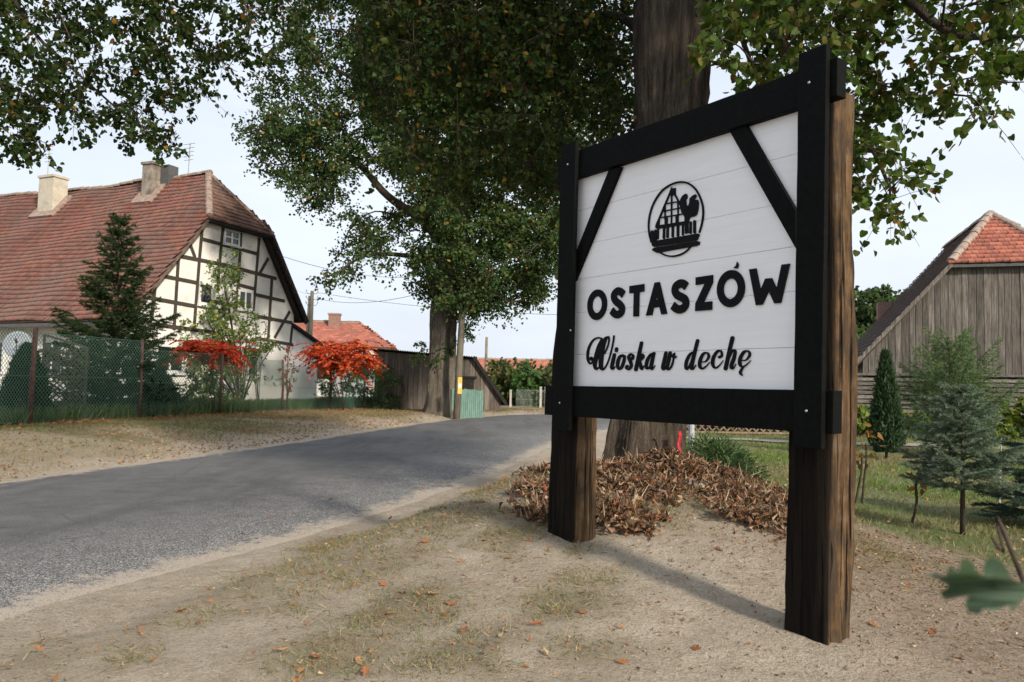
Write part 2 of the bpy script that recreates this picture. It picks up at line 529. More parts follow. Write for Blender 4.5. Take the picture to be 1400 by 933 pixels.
def leaves(name, P, D, size, shape, cols, mat, parent=None, fold=0.25, curl=0.0, Nrm=None, width=1.0, kind=None):
    n = len(P)
    tv, tf = SHAPES[shape]
    D = unit(D)
    if Nrm is None: Nrm = rng.normal(size=(n, 3))
    B = unit(np.cross(D, Nrm)); Nn = np.cross(B, D)
    s = np.broadcast_to(np.asarray(size, float), (n,))[:, None, None]
    w = np.broadcast_to(np.asarray(width, float), (n,))[:, None, None]
    V = P[:, None, :] + s * (tv[None, :, :1] * w * B[:, None, :] + tv[None, :, 1:] * D[:, None, :]
                             + (fold * np.abs(tv[:, 0]) - curl * tv[:, 1] ** 2)[None, :, None] * Nn[:, None, :])
    k = len(tv)
    Fc = (np.arange(n) * k)[:, None, None] + tf[None]
    o = np_mesh(name, V.reshape(-1, 3), Fc.reshape(-1, tf.shape[1]), mat, parent, col=np.repeat(cols, k, 0))
    if kind: o['kind'] = kind
    return o


def pick(cols, n, p=None, var=0.25):
    c = np.array(cols)[rng.choice(len(cols), n, p=p)]
    return c * (1 + rng.uniform(-var, var, (n, 1))) * (1 + rng.uniform(-0.08, 0.08, (n, 3)))


LEAF = leafmat('leaf', 0.4)
LEAF_FAR = leafmat('leaf_matte', 0.3, 0.6, 0.1)
DRYLEAF = leafmat('dry_leaf', 0.15, 0.7, 0.1)
NEEDLE = leafmat('needle', 0.15, 0.6, 0.1)
GRASS = leafmat('grass_blade', 0.25, 0.6, 0.1)


def scatter_on(x, y, lift=0.0):
    return np.stack([x, y, ground_z(x, y) + lift], -1)


# dry straw and grass bits over the sand, thicker in the patches
def straw():
    n = 150000
    r = np.sqrt(rng.uniform(0.02, 1, n)) * 11; a = rng.uniform(-0.75, 0.80, n)
    x = np.sin(a) * r; y = np.cos(a) * r
    keep = (x > xr(y) + 0.05) & (y > 1.6) & (rng.uniform(size=n) < 0.035 + 0.6 * patch_mask(x, y) + 0.5 * sstep(1.4, 2.8, x) * (y < 8))
    keep &= lawn_mask(x, y) < 0.5
    x, y = x[keep], y[keep]; n = len(x)
    P = scatter_on(x, y, 0.004)
    up = patch_mask(x, y) * rng.uniform(0.0, 0.9, n)
    D = np.stack([rng.normal(size=n), rng.normal(size=n), up], -1)
    cols = pick([(.33, .27, .18), (.25, .19, .12), (.15, .10, .065), (.14, .14, .06), (.24, .13, .07)], n, [.3, .25, .2, .15, .1])
    tag(leaves('dry_grass', P, D, rng.uniform(.015, .06, n), 'blade', cols, GRASS, width=1.3), 'scattered dry grass and straw on the sandy verge', 'dry grass', kind='stuff')
    # green and straw tufts
    tx, ty = [], []
    m = 0
    while m < 700:
        xx = rng.uniform(-2, 3); yy = rng.uniform(2.2, 10)
        if xx > xr(yy) + 0.3 and patch_mask(xx, yy) > 0.35 and lawn_mask(xx, yy) < 0.3:
            k = rng.integers(14, 40)
            tx.append(xx + rng.normal(0, .06, k)); ty.append(yy + rng.normal(0, .06, k)); m += 1
    x = np.concatenate(tx); y = np.concatenate(ty); n = len(x)
    P = scatter_on(x, y, -0.003)
    D = np.stack([rng.normal(0, .7, n), rng.normal(0, .7, n), rng.uniform(.25, .9, n)], -1)
    cols = pick([(.13, .15, .055), (.20, .19, .09), (.34, .28, .17)], n, [.3, .35, .35])
    tag(leaves('grass_tufts', P, D, rng.uniform(.025, .06, n), 'blade', cols, GRASS, width=1.3), 'small thin grass tufts in the sand by the road', 'grass', kind='stuff')


straw()
n = 4200
r = np.sqrt(rng.uniform(0.05, 1, n)) * 10; a = rng.uniform(-0.7, 0.6, n); x = np.sin(a) * r; y = np.cos(a) * r
k = (x > xr(y) + .3) & (y > 1.8) & (rng.uniform(size=n) < .04 + patch_mask(x, y)) & (lawn_mask(x, y) < .5); x, y = x[k], y[k]; n = len(x)
tag(leaves('patch_leaves', scatter_on(x, y, .01), rng.normal(size=(n, 3)) * [1, 1, .4], rng.uniform(.015, .045, n), 'oval', pick([(.36, .17, .08), (.30, .13, .06), (.26, .17, .10), (.40, .27, .15)], n), DRYLEAF, fold=.4, curl=.5), 'small orange-brown leaf bits caught in the thin grass patches', 'leaf litter', kind='stuff')


def lawn_grass():
    n = 150000
    r = 5 + 21 * rng.uniform(0, 1, n) ** 1.3; a = rng.uniform(0.05, 0.62, n)
    x = np.sin(a) * r; y = np.cos(a) * r
    keep = rng.uniform(size=n) < lawn_mask(x, y) * (0.25 + 0.75 * sstep(.35, .6, fbm(x * .8, y * .8, 77))) * (.35 + .65 * sstep(7, 12, y))
    x, y = x[keep], y[keep]; n = len(x)
    P = scatter_on(x, y, -0.003)
    D = np.stack([rng.normal(0, .5, n), rng.normal(0, .5, n), rng.uniform(.5, 1, n)], -1)
    gr = (sstep(.35, .6, fbm(x * .5 + 7, y * .5, 78)) * sstep(7.0, 11, y) * .9 + .25 * sstep(.4, .6, fbm(x, y, 79)))[:, None]
    cols = pick([(.13, .18, .05), (.17, .22, .07)], n) * gr + pick([(.30, .25, .16), (.22, .20, .10), (.26, .20, .13)], n) * (1 - gr)
    tag(leaves('lawn_grass', P, D, rng.uniform(.03, .06, n) * (1 + r[keep] * .03), 'blade', cols, GRASS, width=2.0), 'short mown grass of the garden lawn', 'grass', kind='stuff')


lawn_grass()


def verge_grass():
    n = 130000
    y = 7 + 26 * rng.uniform(0, 1, n) ** 0.8
    x = xl(y) - 0.25 - rng.uniform(0, 1, n) ** 1.0 * 7.5
    px = x / y * F + 700
    keep = (px > -60) & (rng.uniform(size=n) < 0.06 + 0.94 * verge_mask(x, y) * sstep(.3, .6, fbm(x * .7, y * .7, 51)))
    x, y = x[keep], y[keep]; n = len(x)
    P = scatter_on(x, y, -0.004)
    D = np.stack([rng.normal(0, .7, n), rng.normal(0, .7, n), rng.uniform(.3, 1, n)], -1)
    gr = sstep(.5, .68, fbm(x * .45, y * .45 + 4, 52))[:, None]
    cols = pick([(.13, .15, .055), (.17, .18, .07)], n) * gr + pick([(.30, .235, .14), (.22, .17, .10), (.19, .17, .085), (.25, .15, .085)], n) * (1 - gr)
    tag(leaves('verge_grass', P, D, rng.uniform(.04, .10, n), 'blade', cols, GRASS, width=2.2), 'dry grass and weeds of the verge beyond the road', 'grass', kind='stuff')
    # tall grass along the fence foot and in the yard behind it
    n = 26000
    y = rng.uniform(15, 34, n)
    x = np.interp(y, [15, 17.6, 21, 23.5, 27.7, 31], [-11.2, -10.55, -9.75, -8.7, -7.9, -5.2]) - rng.uniform(-.35, 3.0, n) ** 1.0
    px = x / y * F + 700
    k = px > -60; x, y = x[k], y[k]; n = len(x)
    P = scatter_on(x, y, -0.004)
    D = np.stack([rng.normal(0, .35, n), rng.normal(0, .35, n), rng.uniform(.7, 1, n)], -1)
    cols = pick([(.05, .09, .03), (.08, .12, .04), (.14, .15, .06)], n)
    tag(leaves('tall_grass', P, D, rng.uniform(.15, .42, n), 'blade', cols, GRASS, width=1.6), 'tall green grass growing behind the wire fence', 'grass', kind='stuff')


verge_grass()
# ------------------------------------------------------------------ the village sign
SL = np.array([0.459, 5.82, 0.0]); SD = np.array([0.573, -0.82, 0.0]); SD /= np.linalg.norm(SD)
SM = np.array([SD[1], -SD[0], 0.0])           # out of the front of the board
LEAN = 0.019
UP = np.array([0, 0, 1.0])


def suv(px, py, off=0.0):
    r = ray(px, py); o = SL + SM * off
    p = CO + r * (np.dot(o - CO, SM) / np.dot(r, SM))
    return np.array([np.dot(p - SL, SD), p[2]])


def sp(u, z, off):
    return SL + SD * u + SM * off + UP * z


def sq(u, z, off):                            # u given for the leaning board: straight edges lean with the sign
    return sp(u + (z - 1.45) * LEAN, z, off)


BLACK = NT('black_stained_wood')
v = BLACK.coord((9, 9, 9)); f = BLACK.noise(v, 3, 6, 0.7)
BLACK.bump(f, 0.25, 0.004)
BLACK_W = BLACK.fin(BLACK.ramp(f, [(0.3, (0.003, 0.0032, 0.0032)), (0.7, (0.0065, 0.007, 0.007))]), 0.65, 0.06)
t = NT('white_painted_plank')
tcn = t.n('TexCoord'); mpn = t.n('Mapping'); mpn.inputs['Rotation'].default_value = (0, 0, math.atan2(-SD[1], SD[0]))
mpn.inputs['Scale'].default_value = (1, 1, 1); t.l(tcn.outputs['Object'], mpn.inputs['Vector'])
mp2 = t.n('Mapping'); mp2.inputs['Scale'].default_value = (1.2, 20, 24); t.l(mpn.outputs['Vector'], mp2.inputs['Vector'])
f = t.noise(mp2.outputs['Vector'], 2.0, 6, 0.65); f2 = t.noise(t.coord(), 2.0, 4)
f3 = t.noise(t.coord(), 38, 2)
c = t.ramp(f, [(0.2, (0.78, 0.78, 0.79)), (0.5, (0.83, 0.83, 0.84)), (0.8, (0.86, 0.86, 0.865))])
c = t.mix(t.maprange(f2, 0.45, 0.75, 0, 0.18), c, (0.66, 0.66, 0.68))
c = t.mix(t.maprange(f3, 0.76, 0.84, 0, 0.5), c, (0.25, 0.24, 0.22))
t.bump(f, 0.12, 0.002)
WHITE_W = t.fin(c, 0.55, 0.3)
LETTER = noisy('black_letter', (0.004, 0.004, 0.0045), (0.008, 0.008, 0.009), 30, 0.65, bump=0.1, spec=0.1)
STEEL = noisy('steel', (0.35, 0.35, 0.36), (0.55, 0.55, 0.56), 60, 0.4, bump=0.1)
STEEL.node_tree.nodes['Principled BSDF'].inputs['Metallic'].default_value = 0.8

sign = empty('village_sign', (float(SL[0] + SD[0]), float(SL[1] + SD[1]), 0.2),
             'white plank village sign with black lettering on two old timber posts', 'sign')


def lean_box(name, u0, u1, z0, z1, o0, o1, mat, parent=sign, j=0.0):
    mb = MB(); n = max(2, int(max(u1 - u0, z1 - z0) / 0.12))
    hor = (u1 - u0) > (z1 - z0)
    rings = []
    for i in range(n + 1):
        s = i / n
        q = lambda: random.uniform(-j, j)
        if hor:
            u = u0 + (u1 - u0) * s
            rings.append([sq(u, z0 + q(), o0), sq(u, z0 + q(), o1 + q()), sq(u, z1 + q(), o1 + q()), sq(u, z1 + q(), o0)])
        else:
            z = z0 + (z1 - z0) * s
            rings.append([sq(u0 + q(), z, o0), sq(u0 + q(), z, o1 + q()), sq(u1 + q(), z, o1 + q()), sq(u1 + q(), z, o0)])
    vs = [p for r in rings for p in r]; fs = []
    for i in range(n):
        for k in range(4):
            fs.append((i * 4 + k, i * 4 + (k + 1) % 4, i * 4 + 4 + (k + 1) % 4, i * 4 + 4 + k))
    fs += [(3, 2, 1, 0), (n * 4, n * 4 + 1, n * 4 + 2, n * 4 + 3)]
    mb.add(vs, fs)
    o = mb.build(name, mat, parent)
    bv = o.modifiers.new('bevel', 'BEVEL'); bv.width = 0.004; bv.segments = 2; bv.limit_method = 'ANGLE'; bv.angle_limit = math.radians(50)
    return o


# white planks: seams as measured, the board 1.447 .. 2.967
seams = [1.44, 1.676, 1.98, 2.225, 2.475, 2.733, 2.972]
for i in range(6):
    lean_box('plank', -0.085, 1.90, seams[i] + (0.0004 if i else 0), seams[i + 1] - 0.0004, -0.026, random.uniform(-.0012, .0012), WHITE_W, j=0.0003)
# cross beams, front uprights, braces
bz0, bz1 = 1.228, 1.448
tz0, tz1 = 2.965, 3.167
CB = 0.05
lean_box('crossbeam', -0.285, 2.125, bz0, bz1, -0.028, CB, BLACK_W, j=0.0012)
lean_box('crossbeam', -0.20, 2.125, tz0, tz1, -0.028, CB, BLACK_W, j=0.0012)
UO0, UO1 = CB + 0.001, CB + 0.036
for (a, b, zb, zt) in ((suv(757, 580, UO1), suv(791, 560, UO1), None, None), (suv(1084, 600, UO1), suv(1123, 600, UO1), None, None)):
    u0 = a[0] - (a[1] - 1.45) * LEAN; u1 = b[0] - (b[1] - 1.45) * LEAN
    if u0 < 0:
        u1 = u0 + 0.175
    zb = suv(758, 588, UO1)[1] if u0 < 0 else suv(1100, 613, UO1)[1]
    zt = suv(778, 196, UO1)[1] if u0 < 0 else suv(1110, 67, UO1)[1]
    lean_box('upright_board', u0, u1, zb, zt, UO0, UO1, BLACK_W, j=0.001)


def quad_bar(name, pts, o0, o1, mat):
    mb = MB(); P0 = [sp(*suv(px, py, o1), o0) for px, py in pts]; P1 = [sp(*suv(px, py, o1), o1) for px, py in pts]
    mb.add(P0 + P1, [(3, 2, 1, 0), (4, 5, 6, 7), (0, 1, 5, 4), (1, 2, 6, 5), (2, 3, 7, 6), (3, 0, 4, 7)])
    o = mb.build(name, mat, sign)
    bv = o.modifiers.new('bevel', 'BEVEL'); bv.width = 0.004; bv.segments = 2
    return o


quad_bar('brace', [(785, 385), (786, 347), (832, 232), (849, 228)], 0.0025, 0.03, BLACK_W)
quad_bar('brace', [(996, 178), (1020, 171), (1088, 288), (1088, 341)], 0.0025, 0.03, BLACK_W)


def bolt(px, py, off, r=0.008):
    u, z = suv(px, py, off)
    mb = MB(); vs = []; n = 10
    for k in range(n):
        a = 2 * math.pi * k / n
        vs.append(sp(u + math.cos(a) * r, z + math.sin(a) * r, off))
    vs += [sp(u + math.cos(2 * math.pi * k / n) * r * .6, z + math.sin(2 * math.pi * k / n) * r * .6, off + .004) for k in range(n)]
    mb.add(vs, [(k, (k + 1) % n, n + (k + 1) % n, n + k) for k in range(n)] + [tuple(range(n, 2 * n))])
    mb.build('bolt', STEEL, sign)


for px, py in ((776, 225), (765, 551), (780, 452), (1106, 113), (1102, 562)):
    bolt(px, py, UO1 + 0.0005)

# old timber posts
t = NT('old_post_timber')
vv = t.coord((16, 16, 1.1)); f = t.noise(vv, 1.5, 8, 0.7); g2 = t.noise(t.coord((2.2, 2.2, 1.1)), 3.4, 6, 0.7)
vk = t.coord((30, 30, 0.7)); cr_ = t.noise(vk, 1.2, 3, 0.5)
c = t.ramp(f, [(0.30, (0.016, 0.011, 0.007)), (0.46, (0.085, 0.052, 0.028)), (0.58, (0.16, 0.097, 0.05)), (0.74, (0.25, 0.17, 0.10))])
c = t.mix(t.maprange(g2, 0.45, 0.6, 0, 0.92), c, (0.05, 0.038, 0.028))
c = t.mix(t.maprange(g2, 0.30, 0.44, 0.75, 0.0), c, (0.17, 0.14, 0.105))
c = t.mix(t.math('MULTIPLY', t.attr('stain'), t.maprange(g2, 0.2, 0.6, 1.0, 0.95)), c, t.ramp(f, [(0.3, (0.004, 0.0035, 0.003)), (0.75, (0.014, 0.011, 0.008))]))
c = t.mix(t.maprange(cr_, 0.33, 0.40, 0.95, 0.0), c, (0.008, 0.006, 0.005))
t.bump(t.math('ADD', t.math('MULTIPLY', f, 0.7), t.maprange(cr_, 0.32, 0.41, 0.0, 1.6)), 1.0, 0.035)
POST = t.fin(c, 0.9, 0.1)


def post(u0, u1, o0, o1, z0, z1, ztop_lean=0.0, seed=0, waist=0.0):
    nz_, per = 60, 10
    loop = []
    for k in range(per): loop.append((k / per, 0.0, 0))
    for k in range(per): loop.append((1.0, k / per, 1))
    for k in range(per): loop.append((1 - k / per, 1.0, 2))
    for k in range(per): loop.append((0.0, 1 - k / per, 3))
    V = []; S = []
    m = len(loop)
    for i in range(nz_ + 1):
        z = z0 + (z1 - z0) * i / nz_
        for a, b, side in loop:
            # a: 0..1 along u, b: 0..1 from front to back
            cu, cb = a * 2 - 1, b * 2 - 1
            k = 1 - 0.06 * max(0, (abs(cu) + abs(cb) - 1.55)) / 0.45
            u = (u0 + u1) / 2 + cu * (u1 - u0) / 2 * k
            o = (o0 + o1) / 2 - cb * (o0 - o1) / 2 * k
            d = (float(fbm(np.array(a * 3 + b * 5 + seed), np.array(z * 1.3 + seed), 61)) - .5) * 0.07
            d += (float(fbm(np.array(a * 14 + b * 14 + seed), np.array(z * 0.9), 62)) - .5) * 0.035
            u += cu * d * 0.9 + waist * math.sin(z * 2.2 + seed) * 0.02
            o -= cb * d * 0.5
            V.append(sp(u + (z - 1.45) * LEAN, z, o))
            st = 1.0 if b < 0.06 else 0.0
            if side == 1: st = max(0.0, 1 - b / 0.10) * 0.9
            if side == 3: st = 0.8
            S.append(st)
    Fq = [(i * m + k, i * m + (k + 1) % m, (i + 1) * m + (k + 1) % m, (i + 1) * m + k) for i in range(nz_) for k in range(m)]
    top = len(V)
    for a, b, side in loop:
        pass
    o = np_mesh('post', V, Fq, POST, sign, attrs={'stain': S})
    me = o.data
    mb = MB(); mb.add([V[nz_ * m + k] for k in range(m)], [tuple(range(m))])
    return o, mb


for args in ((-0.315, 0.015, -0.029, -0.235, -0.25, 2.35, 0, 3, 0.4), (1.80, 2.065, -0.029, -0.235, -0.35, 3.04, 0, 11, 0.6)):
    o, mb = post(*args)
    mb.build('post_top', noisy('post_end_grain', (.08, .05, .03), (.2, .13, .07), 40), sign)


# --------------------------------------------------- lettering
def crop(ox, oy, s):
    return lambda x, y: (ox + x / s, oy + y / s)


def solid(loops, off0, off1, name, mat=LETTER, parent=sign):
    """flat cut-out shape on the board, given as loops (outer, holes) in (u, z)"""
    mb = MB(); flat = [p for lp in loops for p in lp]
    tris = tessellate_polygon([[Vector((p[0], p[1], 0)) for p in lp] for lp in loops])
    mb.add([sp(p[0], p[1], off1) for p in flat], [tuple(q) for q in tris])
    for lp in loops:
        n = len(lp)
        mb.add([sp(p[0], p[1], off0) for p in lp] + [sp(p[0], p[1], off1) for p in lp], [(k, (k + 1) % n, n + (k + 1) % n, n + k) for k in range(n)])
    return mb.build(name, mat, parent)


def cat(pts, per=8, closed=False):
    """Catmull-Rom through points with any number of components"""
    P = [np.asarray(p, float) for p in pts]; n = len(P); out = []
    rngk = range(n) if closed else range(n - 1)
    for i in rngk:
        g_ = lambda k: P[k % n] if closed else P[min(max(k, 0), n - 1)]
        p0, p1, p2, p3 = g_(i - 1), g_(i), g_(i + 1), g_(i + 2)
        for s in range(per):
            q = s / per
            out.append(0.5 * ((2 * p1) + (-p0 + p2) * q + (2 * p0 - 5 * p1 + 4 * p2 - p3) * q * q + (-p0 + 3 * p1 - 3 * p2 + p3) * q ** 3))
    if not closed: out.append(P[-1])
    return out


lvl = [0]


def stroke(mb, pts, cf, closed=False, per=7, off=0.0075, straight=False):
    """brush stroke (x, y, width) in crop coordinates, laid on the board"""
    pts = [(p[0], p[1], p[2]) for p in pts]
    C_ = [np.asarray(p, float) for p in pts] if straight else cat(pts, per, closed)
    n = len(C_); Ls, Rs = [], []
    for i in range(n):
        a = C_[(i + 1) % n if closed else min(i + 1, n - 1)][:2] - C_[(i - 1) % n if closed else max(i - 1, 0)][:2]
        a = a / (np.linalg.norm(a) + 1e-9); nn = np.array([-a[1], a[0]]); h = C_[i][2] / 2
        Ls.append(C_[i][:2] + nn * h); Rs.append(C_[i][:2] - nn * h)
    lvl[0] = (lvl[0] + 1) % 7
    o1 = off + lvl[0] * 0.00012
    A = [suv(*cf(*p), o1) for p in Ls]; B = [suv(*cf(*p), o1) for p in Rs]
    vs = [sp(*p, o1) for p in A] + [sp(*p, o1) for p in B] + [sp(*p, 0.0015) for p in A] + [sp(*p, 0.0015) for p in B]
    fs = []
    for i in range(n if closed else n - 1):
        j = (i + 1) % n
        fs += [(i, j, n + j, n + i), (2 * n + i, 2 * n + j, j, i), (n + i, n + j, 3 * n + j, 3 * n + i)]
    if not closed: fs += [(0, n, 3 * n, 2 * n), (n - 1, 3 * n - 1, 4 * n - 1, 2 * n - 1)]
    mb.add(vs, fs)
    if not closed:                              # round ends
        for e in (0, n - 1):
            c0 = C_[e][:2]; h = C_[e][2] / 2 * 0.98
            poly(mb, [(c0[0] + h * math.cos(q * .5236), c0[1] + h * math.sin(q * .5236)) for q in range(12)], cf, off + lvl[0] * 0.00012 - 0.00005)


def poly(mb, pts, cf, off=0.0075):
    A = [suv(*cf(*p), off) for p in pts]; n = len(A)
    tris = tessellate_polygon([[Vector((p[0], p[1], 0)) for p in A]])
    mb.add([sp(*p, off) for p in A], [tuple(q) for q in tris])
    mb.add([sp(*p, .0015) for p in A] + [sp(*p, off) for p in A], [(k, (k + 1) % n, n + (k + 1) % n, n + k) for k in range(n)])


LO = 0.009
c2 = crop(795, 360, 9.3333); c3 = crop(935, 350, 9.3333)


def ell(cf, cx, cy, rx, ry, shear, n=48):
    return [suv(*cf(cx + rx * math.cos(a) + shear * math.sin(a), cy - ry * math.sin(a)), LO) for a in (2 * math.pi * k / n for k in range(n))]


def S_letter(cf, pts, w):
    P = cat([suv(*cf(*p), LO) for p in pts], 8); n = len(P); L_, R_ = [], []
    for i in range(n):
        a = P[min(i + 1, n - 1)] - P[max(i - 1, 0)]; a /= np.linalg.norm(a); nn = np.array([-a[1], a[0]])
        L_.append(P[i] + nn * w / 2); R_.append(P[i] - nn * w / 2)
    solid([L_ + R_[::-1]], 0.0015, LO, 'letter')


solid([ell(c2, 195, 531, 123, 196, 12), ell(c2, 195.5, 529, 62, 107, 6)[::-1]], .0015, LO, 'letter')
S_letter(c2, [(532, 402), (497, 367), (455, 357), (412, 395), (407, 440), (435, 488), (480, 525), (512, 570), (505, 625), (455, 657), (410, 640), (378, 600)], .053)
PL = lambda cf, pts: [suv(*cf(*p), LO) for p in pts]
solid([PL(c2, [(608, 293), (795, 265), (795, 360), (733, 370), (727, 678), (657, 682), (665, 380), (608, 385)])], .0015, LO, 'letter')
solid([PL(c2, [(930, 248), (992, 240), (1087, 645), (1015, 655), (992, 560), (917, 568), (897, 663), (818, 670)]),
       PL(c2, [(957, 425), (942, 468), (970, 465)])], .0015, LO, 'letter')
S_letter(c2, [(1334, 300), (1300, 268), (1255, 260), (1200, 295), (1185, 350), (1212, 402), (1262, 430), (1312, 462), (1326, 520), (1300, 568), (1248, 590), (1198, 575), (1157, 538)], .053)
solid([PL(c3, [(147, 275), (365, 243), (365, 340), (250, 590), (355, 578), (355, 688), (140, 705), (143, 610), (262, 355), (147, 372)])], .0015, LO, 'letter')
oo = solid([ell(c3, 595.5, 418, 177, 238, 14), ell(c3, 592.5, 419, 92, 131, 7)[::-1]], .0015, LO, 'letter')
solid([PL(c3, [(672, 75), (688, 95), (693, 115), (682, 160), (655, 158), (628, 156), (655, 132), (668, 105)])], .0015, LO, 'accent', parent=oo)
solid([PL(c3, [(828, 172), (920, 160), (975, 432), (1035, 290), (1118, 283), (1180, 415), (1243, 112), (1350, 98), (1235, 600), (1150, 607), (1078, 450), (1000, 622), (915, 630)])], .0015, LO, 'letter')

c4 = crop(790, 440, 9.3333); c5 = crop(895, 450, 10.0)
script = [
    (c4, [[(188, 478, 16), (168, 462, 34), (165, 480, 34), (190, 500, 14)], [(192, 505, 16), (152, 535, 22), (122, 470, 30), (132, 350, 30), (185, 245, 24), (255, 205, 20), (312, 225, 22)],
          [(305, 222, 24), (268, 310, 46), (235, 430, 54), (212, 540, 48), (225, 603, 30), (262, 585, 18), (285, 560, 12)],
          [(388, 192, 18), (345, 225, 44), (308, 350, 56), (290, 500, 56), (296, 595, 44), (335, 595, 20), (385, 500, 16), (425, 360, 17), (448, 250, 18), (456, 182, 18)],
          [(384, 192, 18), (394, 225, 17), (378, 310, 16), (335, 408, 14)]]),
    (c4, [[(462, 422, 38), (442, 510, 44), (428, 585, 40), (445, 606, 18), (472, 572, 8)], [(490, 345, 40), (487, 372, 40)]]),
    (c4, [[(570, 432, 36), (528, 452, 38), (503, 535, 42), (513, 600, 30), (552, 585, 36), (584, 500, 38), (592, 440, 30)]]),
    (c4, [[(690, 470, 44), (702, 436, 28), (672, 415, 26), (643, 452, 36), (665, 508, 40), (678, 562, 38), (648, 608, 26), (612, 592, 26), (626, 568, 38)]]),
    (c4, [[(808, 270, 40), (772, 440, 44), (735, 612, 44)], [(780, 470, 16), (812, 418, 26), (830, 450, 32), (785, 502, 26)], [(788, 506, 28), (800, 578, 40), (814, 606, 24), (838, 562, 8)]]),
    (c4, [[(978, 404, 16), (925, 420, 30), (880, 500, 42), (868, 580, 36), (892, 598, 20), (928, 540, 16), (955, 430, 16)], [(968, 402, 34), (942, 510, 44), (930, 588, 40), (948, 606, 18), (980, 558, 8)]]),
    (c5, [[(150, 325, 42), (125, 440, 46), (106, 530, 42), (126, 552, 22), (162, 495, 12)], [(208, 325, 42), (184, 440, 46), (166, 530, 42), (190, 552, 24), (228, 505, 24), (256, 400, 20)], [(270, 326, 12), (252, 370, 46), (270, 385, 36), (297, 374, 8)]]),
    (c5, [[(583, 158, 44), (540, 330, 46), (502, 490, 50), (496, 538, 40), (522, 545, 20), (560, 490, 8)], [(532, 312, 20), (478, 348, 34), (432, 440, 42), (422, 528, 38), (446, 545, 20), (492, 450, 16)]]),
    (c5, [[(636, 452, 16), (695, 442, 20), (735, 375, 32), (715, 328, 24), (660, 340, 34), (616, 430, 44), (612, 508, 42), (646, 542, 28), (700, 508, 16), (748, 455, 6)]]),
    (c5, [[(880, 385, 40), (914, 362, 32), (900, 302, 26), (848, 312, 36), (796, 400, 46), (790, 488, 42), (826, 533, 26), (880, 498, 16), (932, 430, 6)]]),
    (c5, [[(1060, 122, 52), (1012, 320, 50), (965, 542, 52)], [(1006, 425, 14), (1055, 306, 24), (1095, 305, 38), (1078, 400, 46), (1047, 490, 48), (1042, 530, 38), (1068, 540, 20), (1108, 478, 6)]]),
    (c5, [[(1195, 432, 16), (1250, 420, 20), (1295, 352, 34), (1275, 303, 24), (1215, 316, 38), (1166, 400, 46), (1160, 478, 44), (1196, 518, 26), (1250, 488, 16), (1308, 430, 6)], [(1205, 525, 20), (1180, 560, 32), (1166, 600, 36), (1190, 632, 18)]]),
]
for cf, st in script:
    mb = MB()
    for s_ in st: stroke(mb, s_, cf)
    mb.build('letter', LETTER, sign)

# emblem: half-timbered house and rooster on two logs in an oval ring
ce = crop(875, 240, 7.779)
emblem = None
mb = MB()
stroke(mb, [(628, 605, 16), (655, 510, 18), (668, 400, 18), (655, 290, 18), (600, 165, 18), (520, 90, 20), (430, 70, 20), (330, 95, 18), (230, 165, 18), (150, 280, 17), (105, 400, 16), (88, 520, 16), (95, 630, 14), (110, 690, 12)], ce)
stroke(mb, [(205, 818, 16), (270, 850, 16), (350, 860, 18), (430, 840, 18), (490, 805, 16), (538, 755, 14)], ce)
emblem = mb.build('emblem', LETTER, sign)
mb = MB()
poly(mb, [(330, 125), (352, 138), (375, 130), (376, 205), (322, 218), (300, 205)], ce)
for a, b, w in (((312, 195), (167, 540), 17), ((366, 200), (424, 310), 17), ((424, 310), (470, 430), 16), ((333, 205), (330, 520), 13), ((262, 305), (262, 470), 12), ((398, 275), (402, 430), 12),
                ((275, 300), (420, 276), 12), ((238, 382), (430, 345), 12), ((205, 450), (470, 408), 12), ((275, 455), (274, 525), 30), ((390, 432), (390, 505), 30), ((202, 455), (196, 530), 12),
                ((165, 540), (480, 492), 12), ((175, 552), (480, 508), 30), ((190, 560), (188, 672), 16), ((253, 555), (250, 665), 24), ((291, 550), (289, 655), 24), ((345, 545), (344, 648), 24),
                ((400, 535), (399, 640), 26), ((452, 520), (452, 630), 20), ((128, 605), (124, 700), 40), ((165, 590), (160, 690), 30)):
    stroke(mb, [(*a, w), (*b, w)], ce, straight=True)
mb.build('emblem_house', LETTER, emblem)
mb = MB()
poly(mb, [(470, 200), (485, 193), (500, 210), (500, 240), (485, 260), (490, 310), (505, 330), (520, 300), (525, 245), (555, 215), (585, 200), (600, 215), (575, 260), (610, 258), (622, 290), (615, 370), (600, 420),
          (565, 440), (540, 440), (520, 460), (510, 520), (512, 612), (475, 622), (470, 430), (440, 400), (425, 340), (425, 260), (445, 220)], ce, 0.0086)
mb.build('emblem_rooster', LETTER, emblem)
mb = MB()
for a, b, w in (((535, 500), (534, 612), 24), ((577, 488), (577, 606), 28)):
    stroke(mb, [(*a, w), (*b, w)], ce, straight=True)
poly(mb, [(120, 720), (150, 697), (610, 617), (632, 630), (608, 686), (590, 694), (150, 762), (125, 748)], ce, 0.0083)
poly(mb, [(150, 768), (600, 697), (632, 704), (630, 735), (600, 750), (180, 825), (130, 800), (125, 785)], ce, 0.0088)
mb.build('emblem_logs', LETTER, emblem)
# ------------------------------------------------------------------ buildings
def proj(p):
    q = RM.T @ (np.asarray(p, float) - CO)
    return 700 + F * q[0] / -q[2], 466.5 - F * q[1] / -q[2]


